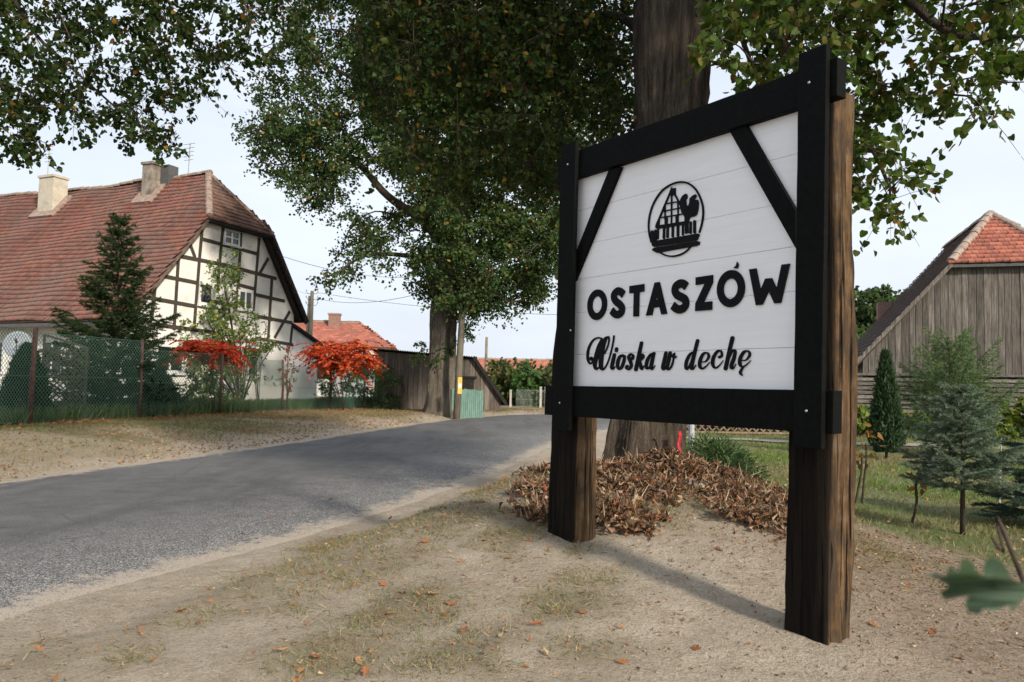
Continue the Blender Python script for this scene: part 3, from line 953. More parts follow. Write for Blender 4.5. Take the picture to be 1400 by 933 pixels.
class Plane:
    """a vertical wall plane: u along it, z up, off out of it towards the viewer"""

    def __init__(self, o, d):
        self.o = np.array([o[0], o[1], 0.0]); self.d = np.array([d[0], d[1], 0.0]); self.d /= np.linalg.norm(self.d)
        self.n = np.array([self.d[1], -self.d[0], 0.0])

    def uv(self, px, py, off=0.0):
        r = ray(px, py); o = self.o + self.n * off
        p = CO + r * (np.dot(o - CO, self.n) / np.dot(r, self.n))
        return np.array([np.dot(p - self.o, self.d), p[2]])

    def p(self, u, z, off=0.0):
        return self.o + self.d * u + self.n * off + UP * z

    def prism(self, pts, o0, o1, name, mat, parent, smooth=False):
        """outline (u, z) made solid between two offsets"""
        n = len(pts); mb = MB()
        tris = tessellate_polygon([[Vector((q[0], q[1], 0)) for q in pts]])
        mb.add([self.p(*q, o1) for q in pts], [tuple(k) for k in tris])
        mb.add([self.p(*q, o0) for q in pts], [tuple(k)[::-1] for k in tris])
        mb.add([self.p(*q, o0) for q in pts] + [self.p(*q, o1) for q in pts], [(k, (k + 1) % n, n + (k + 1) % n, n + k) for k in range(n)])
        return mb.build(name, mat, parent)

    def bar(self, a, b, w, o0, o1, name, mat, parent):
        a, b = np.asarray(a, float), np.asarray(b, float); t_ = (b - a) / np.linalg.norm(b - a); n_ = np.array([-t_[1], t_[0]]) * w / 2
        return self.prism([a - n_, b - n_, b + n_, a + n_], o0, o1, name, mat, parent)


def tiles(name, P0, es, et, s1, t0, t1, inside, exp, wid_, cols, parent, mat, th=0.045, sag=None):
    """plain clay tiles in overlapping courses: s runs up the slope, t along it"""
    es = unit(np.asarray(es, float)); et = unit(np.asarray(et, float)); nn = np.cross(et, es)
    if nn[2] < 0: nn = -nn
    V = []; Fq = []; Cc = []
    r = 0; s = 0.0
    while s < s1:
        k0 = t0 - (wid_ / 2 if r % 2 else 0)
        for t_ in np.arange(k0, t1, wid_):
            if not inside(s + exp * 0.5, t_ + wid_ * 0.5): continue
            g_ = 0.006; sj = s + random.uniform(-.012, .012); lift = random.uniform(-.006, .008)
            dz = sag(s, t_) if sag else 0.0
            b = len(V)
            for (ss, tt_, h) in ((sj, t_ + g_, th + lift), (sj, t_ + wid_ - g_, th + lift), (sj + exp * 1.12, t_ + wid_ - g_, .012), (sj + exp * 1.12, t_ + g_, .012), (sj + .004, t_ + g_, .0), (sj + .004, t_ + wid_ - g_, .0)):
                V.append(P0 + es * ss + et * tt_ + nn * h + UP * dz)
            Fq += [(b, b + 1, b + 2, b + 3), (b + 4, b + 5, b + 1, b)]
            c = np.array(cols[int(rng.choice(len(cols)))]) * random.uniform(.85, 1.12)
            Cc += [c] * 6
        s += exp; r += 1
    o = np_mesh(name, V, Fq, mat, parent, col=Cc)
    return tag(o, kind='stuff')


def tilemat(name, lich, amt=0.5, sc=0.35):
    t = NT(name); c = t.attr('Col', 'Color'); v = t.coord()
    a = t.noise(v, sc, 6, 0.7); b = t.noise(v, 6, 5, 0.7)
    c = t.mix(t.maprange(t.math('ADD', a, t.math('MULTIPLY', b, 0.35)), 0.58, 0.82, 0, amt), c, lich)
    c = t.mix(0.4, c, t.ramp(b, [(0.3, (0.2, 0.2, 0.2)), (0.7, (0.75, 0.75, 0.75))]), 'OVERLAY')
    t.bump(b, 0.4, 0.01)
    return t.fin(c, 0.85, 0.2)


TILE_OLD = tilemat('old_clay_tile', (0.165, 0.135, 0.115), 0.6)
TILE_RED = tilemat('red_clay_tile', (0.18, 0.10, 0.075), 0.35)
TILE_GREY = tilemat('grey_clay_tile', (0.10, 0.085, 0.08), 0.6)
DECK = noisy('roof_deck', (.03, .022, .018), (.06, .045, .035), 5)
PLASTER = noisy('cream_plaster', (.63, .60, .54), (.77, .75, .70), 2.2, 0.9, bump=0.5, dist=.02, c3=(.81, .79, .745))
PLASTER_W = noisy('white_plaster', (.62, .62, .61), (.76, .76, .75), 1.4, 0.9, bump=0.4, dist=.02)
TIMBER = noisy('weathered_frame_timber', (.03, .025, .02), (.085, .07, .057), 9, 0.85, (3, 3, 3), 0.5)
DARKWOOD = noisy('dark_barge_wood', (.012, .011, .010), (.03, .027, .024), 8)
FRAMEW = noisy('white_window_frame', (.6, .6, .58), (.78, .78, .76), 8, 0.6, bump=0.1)
t = NT('window_glass'); GLASS = t.fin((0.012, 0.015, 0.018), 0.06, 0.7)
MORTAR = noisy('ridge_mortar', (.20, .13, .10), (.36, .29, .24), 7, 0.9, bump=0.6)
CHIM = noisy('chimney_render', (.30, .26, .19), (.46, .42, .34), 3, 0.9, bump=0.4, c3=(.52, .47, .38))
CHIM_D = noisy('sooty_chimney', (.10, .085, .07), (.33, .29, .24), 3, 0.9, bump=0.4)
METAL = noisy('grey_metal', (.25, .26, .27), (.42, .43, .44), 20, 0.5, bump=0.1)
METAL_D = noisy('dark_metal', (.05, .05, .05), (.12, .12, .12), 20, 0.5, bump=0.1)
BRICK = noisy('brick', (.17, .10, .08), (.30, .19, .15), 14, 0.9, bump=0.5)

OLD_COLS = [(.255, .11, .084), (.235, .105, .082), (.215, .102, .083), (.285, .118, .084), (.205, .112, .093), (.23, .118, .096)]
RED_COLS = [(.37, .135, .095), (.33, .12, .09), (.41, .155, .11), (.29, .115, .09)]
GREY_COLS = [(.12, .085, .075), (.15, .10, .085), (.10, .08, .075), (.18, .12, .10)]

# ---- the half-timbered house
HO = W(165, 437, 25.5)
H = Plane(HO, (.387, .922))
house = empty('half_timbered_house', H.p(0.55, 0.42), 'old half-timbered house with cream gable and long mossy red tile roof', 'house')
RZ = 9.45; UC = 5.085
PB, PBr = (3.36, 7.31), (6.81, 7.27)
LEN = 23.0
wall = H.prism([(.55, .15), (8.66, .15), (8.66, 4.52), (6.76, 7.16), (3.44, 7.2), (.55, 3.78)], -.30, 0.0, 'gable_wall', PLASTER, house)
mb = MB(); mb.frame(H.o, H.d, H.n, UP, (.55, -LEN, .15), (.85, -.302, 3.7)); mb.build('long_wall', PLASTER, house)
mb = MB(); mb.frame(H.o, H.d, H.n, UP, (8.36, -LEN, .15), (8.66, -.302, 4.3)); mb.build('long_wall', PLASTER, house)
H.prism([(.55, .15), (8.66, .15), (8.66, 4.4), (5.1, 9.0), (.55, 3.7)], -LEN - .3, -LEN, 'end_wall', PLASTER, house)
# roof
OV = 0.28
deck = MB()
E0 = lambda o: H.p(-.02, 3.28, o); E1 = lambda o: H.p(9.2, 3.92, o)
Rg = lambda o: H.p(UC, RZ - .06, o)
deck.add([E0(OV), H.p(*PB, OV) - UP * .05, Rg(-1.5), Rg(-LEN - .3), E0(-LEN - .3)], [(0, 1, 2, 3, 4)])
deck.add([E1(OV), H.p(*PBr, OV) - UP * .05, Rg(-1.5), Rg(-LEN - .3), E1(-LEN - .3)], [(0, 1, 2, 3, 4)])
deck.add([H.p(*PB, OV) - UP * .05, H.p(*PBr, OV) - UP * .05, Rg(-1.5)], [(0, 1, 2)])
roof = deck.build('roof', DECK, house)
sm = roof.modifiers.new('solid', 'SOLIDIFY'); sm.thickness = 0.07; sm.offset = -1
slope = unit(np.array([UC, 0, RZ - 3.32]))
es = H.d * slope[0] + UP * slope[2]; L1 = math.hypot(UC, RZ - 3.32)


def in_front(s, t_):
    z = 3.32 + s * slope[2]
    if s > L1: return False
    lim = OV if z < 7.31 else OV + (z - 7.31) / (RZ - 7.31) * (-1.5 - OV)
    return -t_ < lim + .05


SAG = lambda s, t_: -0.10 * math.sin(min(max((t_ - 3) / 9, 0), 2) * math.pi) * (s / L1) + 0.03 * math.sin(t_ * 1.7 + s)
tiles('roof_tiles', H.p(0, 3.32, 0), es, -H.n, L1, -OV, LEN + .3, in_front, .235, .19, OLD_COLS, roof, TILE_OLD, th=.075, sag=SAG)
sl2 = unit(np.array([UC - 9.17, 0, RZ - 3.98])); es2 = H.d * sl2[0] + UP * sl2[2]; L2 = math.hypot(UC - 9.17, RZ - 3.98)
tiles('roof_tiles', H.p(9.17, 3.98, 0), es2, -H.n, L2, -OV, LEN + .3, lambda s, t_: in_front(s * L1 / L2, t_), .225, .19, OLD_COLS, roof, TILE_OLD)
hb0, hb1, ap = H.p(*PB, OV), H.p(*PBr, OV), H.p(UC, RZ, -1.5)
et = unit(hb1 - hb0); wh = np.linalg.norm(hb1 - hb0); foot = hb0 + et * np.dot(ap - hb0, et); esh = ap - foot; Lh = np.linalg.norm(esh); fu = np.dot(ap - hb0, et)
tiles('roof_tiles', hb0 - unit(esh) * .1, esh, et, Lh, -.1, wh + .1, lambda s, t_: fu * s / Lh - .1 < t_ < wh - (wh - fu) * s / Lh + .1, .225, .19, [(.21, .105, .085), (.18, .095, .08), (.235, .115, .09), (.16, .10, .085)], roof, TILE_OLD, th=.075)


def caps(a, b, parent, r=.11, step=.36, mat=MORTAR, sag=None, lift=.02):
    a, b = np.asarray(a), np.asarray(b); n = max(1, int(np.linalg.norm(b - a) / step)); d = (b - a) / n; td = unit(d)
    side = unit(np.cross(td, UP)); nn = np.cross(side, td)
    for i in range(n):
        p0, p1 = a + d * i, a + d * (i + 1.08); mb = MB(); vs = []
        dz = UP * (sag(i / n) if sag else 0) + UP * random.uniform(-.02, .02)
        for p, rr in ((p0, r), (p1, r * .86)):
            for k in range(7):
                w_ = -1.85 + 3.7 * k / 6
                vs.append(p + dz + nn * (math.cos(w_) * rr + lift) + side * math.sin(w_) * rr * 1.25)
        mb.add(vs, [(k, k + 1, 8 + k, 7 + k) for k in range(6)] + [tuple(range(7))])
        mb.build('ridge_tile', mat, parent)


caps(H.p(UC, RZ, -1.4), H.p(UC, RZ, -LEN - .3), roof, sag=lambda q: SAG(L1, q * LEN))
caps(hb0, ap, roof); caps(hb1, ap, roof)
# barge boards and dark soffit
H.bar((9.22, 3.92), (6.78, 7.25), .24, OV - .06, OV + .02, 'bargeboard', DARKWOOD, house)
H.bar((8.85, 3.98), (6.5, 7.2), .10, .03, OV - .07, 'soffit', DARKWOOD, house)
H.bar((-.02, 3.24), (3.38, 7.24), .09, OV - .06, OV + .02, 'bargeboard', noisy('worn_barge', (.09, .06, .045), (.19, .14, .11), 6), house)
H.bar((3.3, 7.22), (6.85, 7.18), .16, .03, OV + .02, 'fascia', DARKWOOD, house)
mb = MB(); mb.frame(H.o, H.d, H.n, UP, (-.08, -LEN, 3.12), (.06, OV - .1, 3.24)); mb.build('gutter', METAL_D, house)
# timbers (positions read on the gable)
k2 = crop(180, 210, 3.456)
bars = [((335, 325), (320, 490), 16), ((320, 490), (293, 835), 16), ((430, 350), (404, 640), 15), ((516, 375), (496, 745), 15), ((602, 398), (574, 745), 16), ((220, 495), (199, 835), 16), ((112, 600), (92, 790), 15),
        ((662, 592), (643, 885), 15), ((760, 800), (750, 895), 13), ((334, 405), (590, 474), 17), ((205, 481), (440, 527), 18), ((440, 527), (682, 592), 18), ((130, 576), (312, 612), 16), ((508, 622), (578, 640), 15),
        ((50, 676), (298, 722), 18), ((580, 666), (722, 698), 17), ((70, 803), (285, 832), 18), ((583, 768), (757, 800), 17), ((585, 872), (762, 905), 15), ((265, 403), (298, 492), 16), ((645, 495), (604, 566), 16), ((746, 747), (674, 872), 15),
        ((285, 832), (420, 850), 16), ((390, 700), (500, 725), 15), ((312, 612), (404, 632), 14)]
for a, b, w in bars:
    wa = H.uv(*k2(*a)); wb = H.uv(*k2(*b))
    dep = 28.5
    H.bar(wa, wb, max(.13, w / 3.456 / F * dep), -.05, .022 + random.uniform(0, .008), 'beam', TIMBER, house)


def window(pl, c4_, cols_, rows_, parent, frame=.075, off=.0, sill=True, open_=False):
    """frame, glazing bars and glass set in the wall; corners given as photo positions tl, tr, br, bl"""
    tl, tr, br, bl = [pl.uv(*q) for q in c4_]
    u0 = (tl[0] + bl[0]) / 2; u1 = (tr[0] + br[0]) / 2; z1 = (tl[1] + tr[1]) / 2; z0 = (bl[1] + br[1]) / 2
    mb = MB()
    for a, b in (((u0, z0), (u0 + frame, z1)), ((u1 - frame, z0), (u1, z1)), ((u0 + frame, z1 - frame), (u1 - frame, z1)), ((u0 + frame, z0), (u1 - frame, z0 + frame))):
        mb.frame(pl.o, pl.d, pl.n, UP, (a[0], off - .03, a[1]), (b[0], off + .055, b[1]))
    w_ = mb.build('window', FRAMEW, parent)
    mb = MB(); mb.frame(pl.o, pl.d, pl.n, UP, (u0 + frame, off + .004, z0 + frame), (u1 - frame, off + .014, z1 - frame)); mb.build('pane', GLASS, w_)
    for i in range(1, cols_):
        u = u0 + (u1 - u0) * i / cols_; mb = MB(); mb.frame(pl.o, pl.d, pl.n, UP, (u - .028, off + .016, z0 + frame), (u + .028, off + .05, z1 - frame)); mb.build('glazing_bar', FRAMEW, w_)
    for i in range(1, rows_):
        z = z0 + (z1 - z0) * i / rows_; mb = MB(); mb.frame(pl.o, pl.d, pl.n, UP, (u0 + frame, off + .016, z - .022), (u1 - frame, off + .046, z + .022)); mb.build('glazing_bar', FRAMEW, w_)
    if sill:
        mb = MB(); mb.frame(pl.o, pl.d, pl.n, UP, (u0 - .06, off - .02, z0 - .06), (u1 + .06, off + .12, z0 - .004)); mb.build('sill', FRAMEW, w_)
    return w_


rect = lambda k, a, b, c, d: [k(a, b), k(c, b), k(c, d), k(a, d)]
window(H, [k2(437, 357), k2(510, 372), k2(504, 442), k2(433, 425)], 2, 2, house, .06)
window(H, [k2(318, 604), k2(386, 616), k2(380, 724), k2(312, 712)], 1, 1, house, .10)
window(H, [k2(503, 640), k2(572, 652), k2(566, 745), k2(497, 735)], 2, 1, house, .09)
k4 = crop(200, 400, 4.664)
window(H, rect(k4, 52, 330, 240, 515), 2, 1, house, .10)
window(H, rect(k4, 640, 398, 702, 545), 1, 1, house, .08)
# a row of windows of the long wall
HL = Plane(H.p(.55, 0, 0), -H.n)
for s in (3.2, 6.2, 9.5, 12.5):
    q = [HL.p(s, z) for s, z in ((0, 0),)]
    mb = MB(); mb.frame(H.p(.55, 0, -s - 1.05), H.n, -H.d, UP, (0, -.02, 1.5), (1.05, .05, 2.7)); w_ = mb.build('window', FRAMEW, house)
    mb = MB(); mb.frame(H.p(.55, 0, -s - 1.05), H.n, -H.d, UP, (.09, .052, 1.59), (.96, .058, 2.61)); mb.build('pane', GLASS, w_)
    mb = MB(); mb.frame(H.p(.55, 0, -s - 1.05), H.n, -H.d, UP, (.50, .06, 1.59), (.56, .075, 2.61)); mb.build('glazing_bar', FRAMEW, w_)
# chimneys on the front slope, antennas


def at_ridge(px, u, z):
    best = None
    for o in np.arange(-LEN, 0, .05):
        q = proj(H.p(u, z, o))
        if best is None or abs(q[0] - px) < best[0]: best = (abs(q[0] - px), o)
    return best[1]


def chimney(px, u, zb, zt, su, so, mat, cap):
    o = at_ridge(px, u, zt); mb = MB()
    zz = [zb, zb + (zt - zb) * .55, zt]; a = [(-su / 2, -so / 2), (su / 2, -so / 2), (su / 2, so / 2), (-su / 2, so / 2)]
    vs = [H.p(u + x * (1 + .02 * (2 - i)), z, o + y * (1 + .02 * (2 - i))) for i, z in enumerate(zz) for x, y in a]
    mb.add(vs, [(i * 4 + k, i * 4 + (k + 1) % 4, i * 4 + 4 + (k + 1) % 4, i * 4 + 4 + k) for i in range(2) for k in range(4)] + [(8, 9, 10, 11)])
    ch = mb.build('chimney', mat, roof)
    mb = MB(); mb.frame(H.p(u, 0, o), H.d, H.n, UP, (-su / 2 - .05, -so / 2 - .05, zt + .002), (su / 2 + .05, so / 2 + .05, zt + .10)); mb.build('chimney_cap', cap, roof)
    mb = MB(); mb.frame(H.p(u, 0, o), es, H.n, np.cross(es, -H.n), (-.75, -so / 2 - .28, -.06), (.55, so / 2 + .28, .10)); mb.v = [tuple(np.array(q) + UP * (3.32 + u * slope[2] / slope[0])) for q in mb.v]
    mb.build('flashing', MORTAR, roof)
    return o


chimney(74, 4.35, 7.9, 9.72, .66, .86, CHIM, CHIM)
o2 = chimney(209, 4.55, 8.0, 9.85, .55, .5, CHIM_D, CHIM_D)
mb = MB(); mb.frame(H.p(4.95, 0, o2 + .42), H.d, H.n, UP, (-.25, -.25, 8.2), (.25, .25, 9.9)); mb.build('flue', METAL_D, roof)


def antenna(px, py0, py1, u, els):
    o = at_ridge(px, u, RZ + 1); z0 = RZ - .4
    zt = H.uv(px, py0, o)[1]
    mb = MB(); mb.tube([H.p(u, z0, o), H.p(u + .03, zt, o + .02)], .022, 5)
    for i in range(els):
        z = zt - .06 - i * .16; l_ = .30 - .02 * i
        mb.tube([H.p(u, z, o - l_), H.p(u, z + .01, o + l_)], .012, 4)
    mb.build('antenna', METAL, roof)


antenna(65, 199, 240, 4.9, 5)
antenna(258, 195, 240, UC, 5)
# annex
ann = [H.uv(*q) for q in ((398, 447), (401.5, 448), (429.5, 469), (435.5, 473), (432.5, 552), (399, 553))]
ann = [(8.662, float(ann[1][1])), (float(ann[2][0]), float(ann[2][1]) + .05), (float(ann[3][0]), float(ann[3][1])), (float(ann[4][0]) + .04, .15), (8.662, .15)]
H.prism(ann, -4.5, -.03, 'annex_wall', PLASTER_W, house)
H.bar((8.55, ann[0][1] + .10), (ann[2][0] + .12, ann[2][1] + .05), .11, -4.6, .14, 'annex_roof', DARKWOOD, house)

# ---- red-roofed house further off
def simple_house(name, label, cx, cy, rot, L_, Wd, eave, ridge, hip, cols_, group=None, chim=None, wins=True):
    c_, s_ = math.cos(rot), math.sin(rot); ex = np.array([c_, s_, 0]); ey = np.array([-s_, c_, 0]); o = np.array([cx, cy, 0.0])
    e = empty(name, (cx, cy, .3), label, 'house', group)
    mb = MB(); mb.frame(o, ex, ey, UP, (-L_ / 2, -Wd / 2, .1), (L_ / 2, Wd / 2, eave)); mb.build('wall', PLASTER_W, e)
    ov = .4; P = lambda x, y, z: o + ex * x + ey * y + UP * z
    c4_ = [P(-L_ / 2 - ov, -Wd / 2 - ov, eave - .1), P(L_ / 2 + ov, -Wd / 2 - ov, eave - .1), P(L_ / 2 + ov, Wd / 2 + ov, eave - .1), P(-L_ / 2 - ov, Wd / 2 + ov, eave - .1)]
    r0, r1 = P(-L_ / 2 + hip, 0, ridge), P(L_ / 2 - hip, 0, ridge)
    mb = MB(); mb.add(c4_ + [r0, r1], [(0, 1, 5, 4), (2, 3, 4, 5), (1, 2, 5), (3, 0, 4), (3, 2, 1, 0)]); rf = mb.build('roof', TILE_RED, e)
    set_col(rf.data, [cols_[0]] * 6)
    for a, b, p in ((c4_[0], c4_[1], r0), (c4_[1], c4_[2], r1), (c4_[2], c4_[3], r1), (c4_[3], c4_[0], r0)):
        et_ = unit(b - a); w__ = np.linalg.norm(b - a); ft = a + et_ * np.dot(p - a, et_); e_ = p - ft; l_ = np.linalg.norm(e_)
        if w__ > Wd + 2: fn = lambda s, t_, w__=w__, l_=l_: hip * s / l_ + ov * 0 - .1 < t_ - .0 < w__ - (hip + ov) * s / l_ + .1 and t_ > (hip + ov) * s / l_ - .2
        else: fn = lambda s, t_, w__=w__, l_=l_: w__ / 2 * s / l_ - .1 < t_ < w__ - w__ / 2 * s / l_ + .1
        tiles('roof_tiles', a, e_, et_, l_, 0, w__, fn, .3, .3, cols_, rf, TILE_RED, th=.05)
    caps(r0, r1, rf, .14, .8)
    if chim is not None:
        mb = MB(); mb.frame(o, ex, ey, UP, (chim - .4, -.8, ridge - 1.4), (chim + .4, -.1, ridge + .5)); mb.build('chimney', BRICK, rf)
        mb = MB(); mb.frame(o, ex, ey, UP, (chim - .46, -.86, ridge + .502), (chim + .46, -.04, ridge + .62)); mb.build('chimney_cap', MORTAR, rf)
    if wins:
        for x in np.arange(-L_ / 2 + 1.5, L_ / 2 - 1, 2.6):
            mb = MB(); mb.frame(o, ex, ey, UP, (x, -Wd / 2 - .05, 1.5), (x + 1.1, -Wd / 2 + .02, 2.8)); w_ = mb.build('window', FRAMEW, e)
            mb = MB(); mb.frame(o, ex, ey, UP, (x + .1, -Wd / 2 - .06, 1.6), (x + 1.0, -Wd / 2 - .052, 2.7)); mb.build('pane', GLASS, w_)
    return e


p = W(468, 470, 55)
simple_house('farmhouse', 'white house with red hipped tile roof and brick chimney behind the red sumac', p[0] - 1.6, 58, .10, 9.0, 7.0, 3.95, 5.75, 2.4, RED_COLS, chim=.4)
p = W(705, 500, 75)
simple_house('long_house', 'long low house with faded red roof beyond the green shrubs', p[0] + 3.5, 80, -.02, 26, 8, 2.35, 3.95, .3, [(.40, .15, .11), (.36, .14, .10), (.44, .17, .125)], wins=False)

# ---- plank shed beside the oak
WEATH = woodmat('weathered_plank', (.06, .05, .043), (.27, .23, .195), 'Z', 1.0, 0.9, 0.7)
WEATH2 = woodmat('silver_plank', (.03, .026, .023), (.225, .198, .175), 'Z', 1.0, 0.9, 0.8)
WEATH_H = woodmat('silver_rail_board', (.06, .054, .048), (.29, .26, .23), 'X', 1.0, 0.9, 0.7)
shed_o = W(513, 478, 31.0)
S = Plane(shed_o, (1.0, .06))
shed = empty('plank_shed', S.p(2.5, .4), 'low shed of dark weathered vertical planks behind the oak tree', 'shed')


def plank_wall(pl, top, bot, u0, u1, step, mat, parent, o0=-.03, jit=.012, name='plank'):
    u = u0
    while u < u1 - .02:
        w_ = min(step * random.uniform(.8, 1.2), u1 - u); a, b = u + .006, u + w_ - .006
        off = random.uniform(0, jit); zb = bot + random.uniform(-.02, .02)
        mid_ = (a + b) / 2
        pts = [(a, zb), (b, zb), (b, top(b)), (mid_, top(mid_)), (a, top(a))]
        pl.prism(pts, o0, off, name, mat, parent); u += w_


st = [S.uv(*q) for q in ((513, 478), (649, 489.5), (689, 550))]
top_s = lambda u: float(np.interp(u, [st[0][0], st[1][0], st[2][0]], [st[0][1] - .06, st[1][1] - .06, st[2][1] - .06]))
US1 = float(st[2][0]) - .12
plank_wall(S, top_s, .25, 0, US1, .19, WEATH, shed)
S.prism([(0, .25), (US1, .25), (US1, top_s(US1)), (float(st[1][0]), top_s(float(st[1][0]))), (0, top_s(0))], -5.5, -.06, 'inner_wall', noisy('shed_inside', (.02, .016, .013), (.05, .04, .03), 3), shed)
mb = MB()                                    # corrugated roof sheet
nseg = 90
vs = []
for i in range(nseg + 1):
    u = -.15 + (float(st[1][0]) + .25) * i / nseg
    z = float(np.interp(u, [0, st[1][0]], [st[0][1], st[1][1]])) + .02 + (.035 if i % 2 else 0)
    vs += [S.p(u, z, .22), S.p(u, z - .35, -5.8)]
mb.add(vs, [(2 * i, 2 * i + 2, 2 * i + 3, 2 * i + 1) for i in range(nseg)])
o = mb.build('roof_sheet', noisy('old_fibre_cement', (.06, .055, .05), (.14, .13, .12), 4), shed); o.modifiers.new('s', 'SOLIDIFY').thickness = .02
S.bar((float(st[1][0]) - .05, float(st[1][1]) + .04), (float(st[2][0]) + .10, float(st[2][1]) - .10), .12, -5.7, .2, 'roof_slab', DARKWOOD, shed)
a = S.uv(617, 517); b = S.uv(648, 533)
mb = MB(); mb.frame(S.o, S.d, S.n, UP, (a[0], .02, b[1]), (b[0], .05, a[1])); mb.build('shutter', noisy('dark_shutter', (.012, .01, .009), (.03, .026, .022), 5), shed)
mb = MB(); mb.frame(S.o, S.d, S.n, UP, (a[0] - .1, .05, a[1]), (b[0] + .1, .09, a[1] + .08)); mb.build('lintel', DARKWOOD, shed)

# ---- barn on the right
B_ = Plane(W(1173, 492, 26), (.955, -.297))
barn = empty('plank_barn', B_.p(4.3, .25), 'tall barn with silver-grey plank gable and red half-hipped tile roof', 'barn')
bz = 2.46; BHB, BHZ = (float(q) for q in B_.uv(1298, 360)); bp = (BHZ - bz) / BHB; BUC = BHB * 1.62; BRZ = bz + bp * BUC; BL = 9.0; BS = 2.0
topb = lambda u: min(bz + bp * u, BHZ, bz + bp * (2 * BUC - u)) - .14
plank_wall(B_, topb, 1.95, .14, 2 * BUC - .14, .20, WEATH2, barn, jit=.02)
B_.prism([(.25, .1), (2 * BUC - .25, .1), (2 * BUC - .25, topb(.25)), (2 * BUC - BHB, BHZ - .14), (BHB, BHZ - .14), (.25, topb(.25))], -.5, -.06, 'inner_wall', noisy('barn_inside', (.02, .016, .013), (.04, .033, .027), 3), barn)
for i in range(9):
    z0 = .62 + i * .145
    mb = MB(); mb.frame(B_.o, B_.d, B_.n, UP, (-.35, -.03 + random.uniform(0, .03), z0), (2 * BUC + .3, .05 + random.uniform(0, .04), z0 + .105)); mb.build('rail_board', WEATH_H, barn)
mb = MB(); mb.frame(B_.o, B_.d, B_.n, UP, (-.4, -.02, 1.945), (2 * BUC + .3, .16, 2.02)); mb.build('ledge', WEATH_H, barn)
mb = MB(); mb.frame(B_.o, B_.d, B_.n, UP, (.2, -BL, .1), (.4, -.5, bz + .1)); mb.build('side_wall', WEATH2, barn)
mb = MB(); mb.frame(B_.o, B_.d, B_.n, UP, (2 * BUC - .4, -BL, .1), (2 * BUC - .2, -.5, bz + .1)); mb.build('side_wall', WEATH2, barn)
mb = MB(); OB = .25
e0, e1 = (lambda o: B_.p(-.1, bz - .18, o)), (lambda o: B_.p(2 * BUC + .1, bz - .18, o))
h0, h1, rr = B_.p(BHB, BHZ - .06, OB), B_.p(2 * BUC - BHB, BHZ - .06, OB), (lambda o: B_.p(BUC, BRZ - .06, o))
mb.add([e0(OB), h0, rr(-BS), rr(-BL), e0(-BL)], [(0, 1, 2, 3, 4)]); mb.add([e1(OB), h1, rr(-BS), rr(-BL), e1(-BL)], [(0, 1, 2, 3, 4)]); mb.add([h0, h1, rr(-BS)], [(0, 1, 2)])
broof = mb.build('roof', DECK, barn); sm = broof.modifiers.new('s', 'SOLIDIFY'); sm.thickness = .08; sm.offset = -1
sl = unit(np.array([1, 0, bp])); LB = math.hypot(BUC, BUC * bp)


def in_barn(s, t_):
    z = bz + s * sl[2]
    lim = OB if z < BHZ else OB + (z - BHZ) / (BRZ - BHZ) * (-BS - OB)
    return s < LB and -t_ < lim + .03


tiles('roof_tiles', B_.p(0, bz, 0), B_.d * sl[0] + UP * sl[2], -B_.n, LB, -OB, BL, in_barn, .21, .19, GREY_COLS, broof, TILE_GREY, th=.05)
tiles('roof_tiles', B_.p(2 * BUC, bz, 0), -B_.d * sl[0] + UP * sl[2], -B_.n, LB, -OB, BL, in_barn, .21, .19, RED_COLS, broof, TILE_RED)
hb0, hb1, ap = B_.p(BHB, BHZ, OB), B_.p(2 * BUC - BHB, BHZ, OB), B_.p(BUC, BRZ, -BS)
et = unit(hb1 - hb0); wh = np.linalg.norm(hb1 - hb0); foot = (hb0 + hb1) / 2; esh = ap - foot; Lh2 = np.linalg.norm(esh)
tiles('roof_tiles', hb0 - unit(esh) * .08, esh, et, Lh2, -.1, wh + .1, lambda s, t_: wh / 2 * s / Lh2 - .1 < t_ < wh - wh / 2 * s / Lh2 + .1, .235, .19, RED_COLS, broof, TILE_RED, th=.085)
PALEM = noisy('pale_mortar', (.22, .16, .13), (.38, .31, .26), 6, .9, bump=.6)
caps(hb0, ap, broof, .12, .36, PALEM); caps(hb1, ap, broof, .12, .36, PALEM); caps(ap, B_.p(BUC, BRZ, -BL), broof, .12, .36, PALEM)
B_.bar((-.12, bz - .15), (BHB + .02, BHZ - .06), .13, OB - .04, OB + .015, 'bargeboard', WEATH2, barn)
B_.bar((2 * BUC + .12, bz - .15), (2 * BUC - BHB - .02, BHZ - .06), .13, OB - .04, OB + .015, 'bargeboard', WEATH2, barn)
B_.bar((BHB, BHZ - .13), (2 * BUC - BHB, BHZ - .13), .09, .03, OB + .012, 'fascia', METAL_D, barn)
mb = MB(); mb.frame(B_.p(1.9, 0, -8.2), B_.d, B_.n, UP, (-.25, -.25, 3.5), (.25, .25, 5.15)); mb.build('chimney', BRICK, broof)
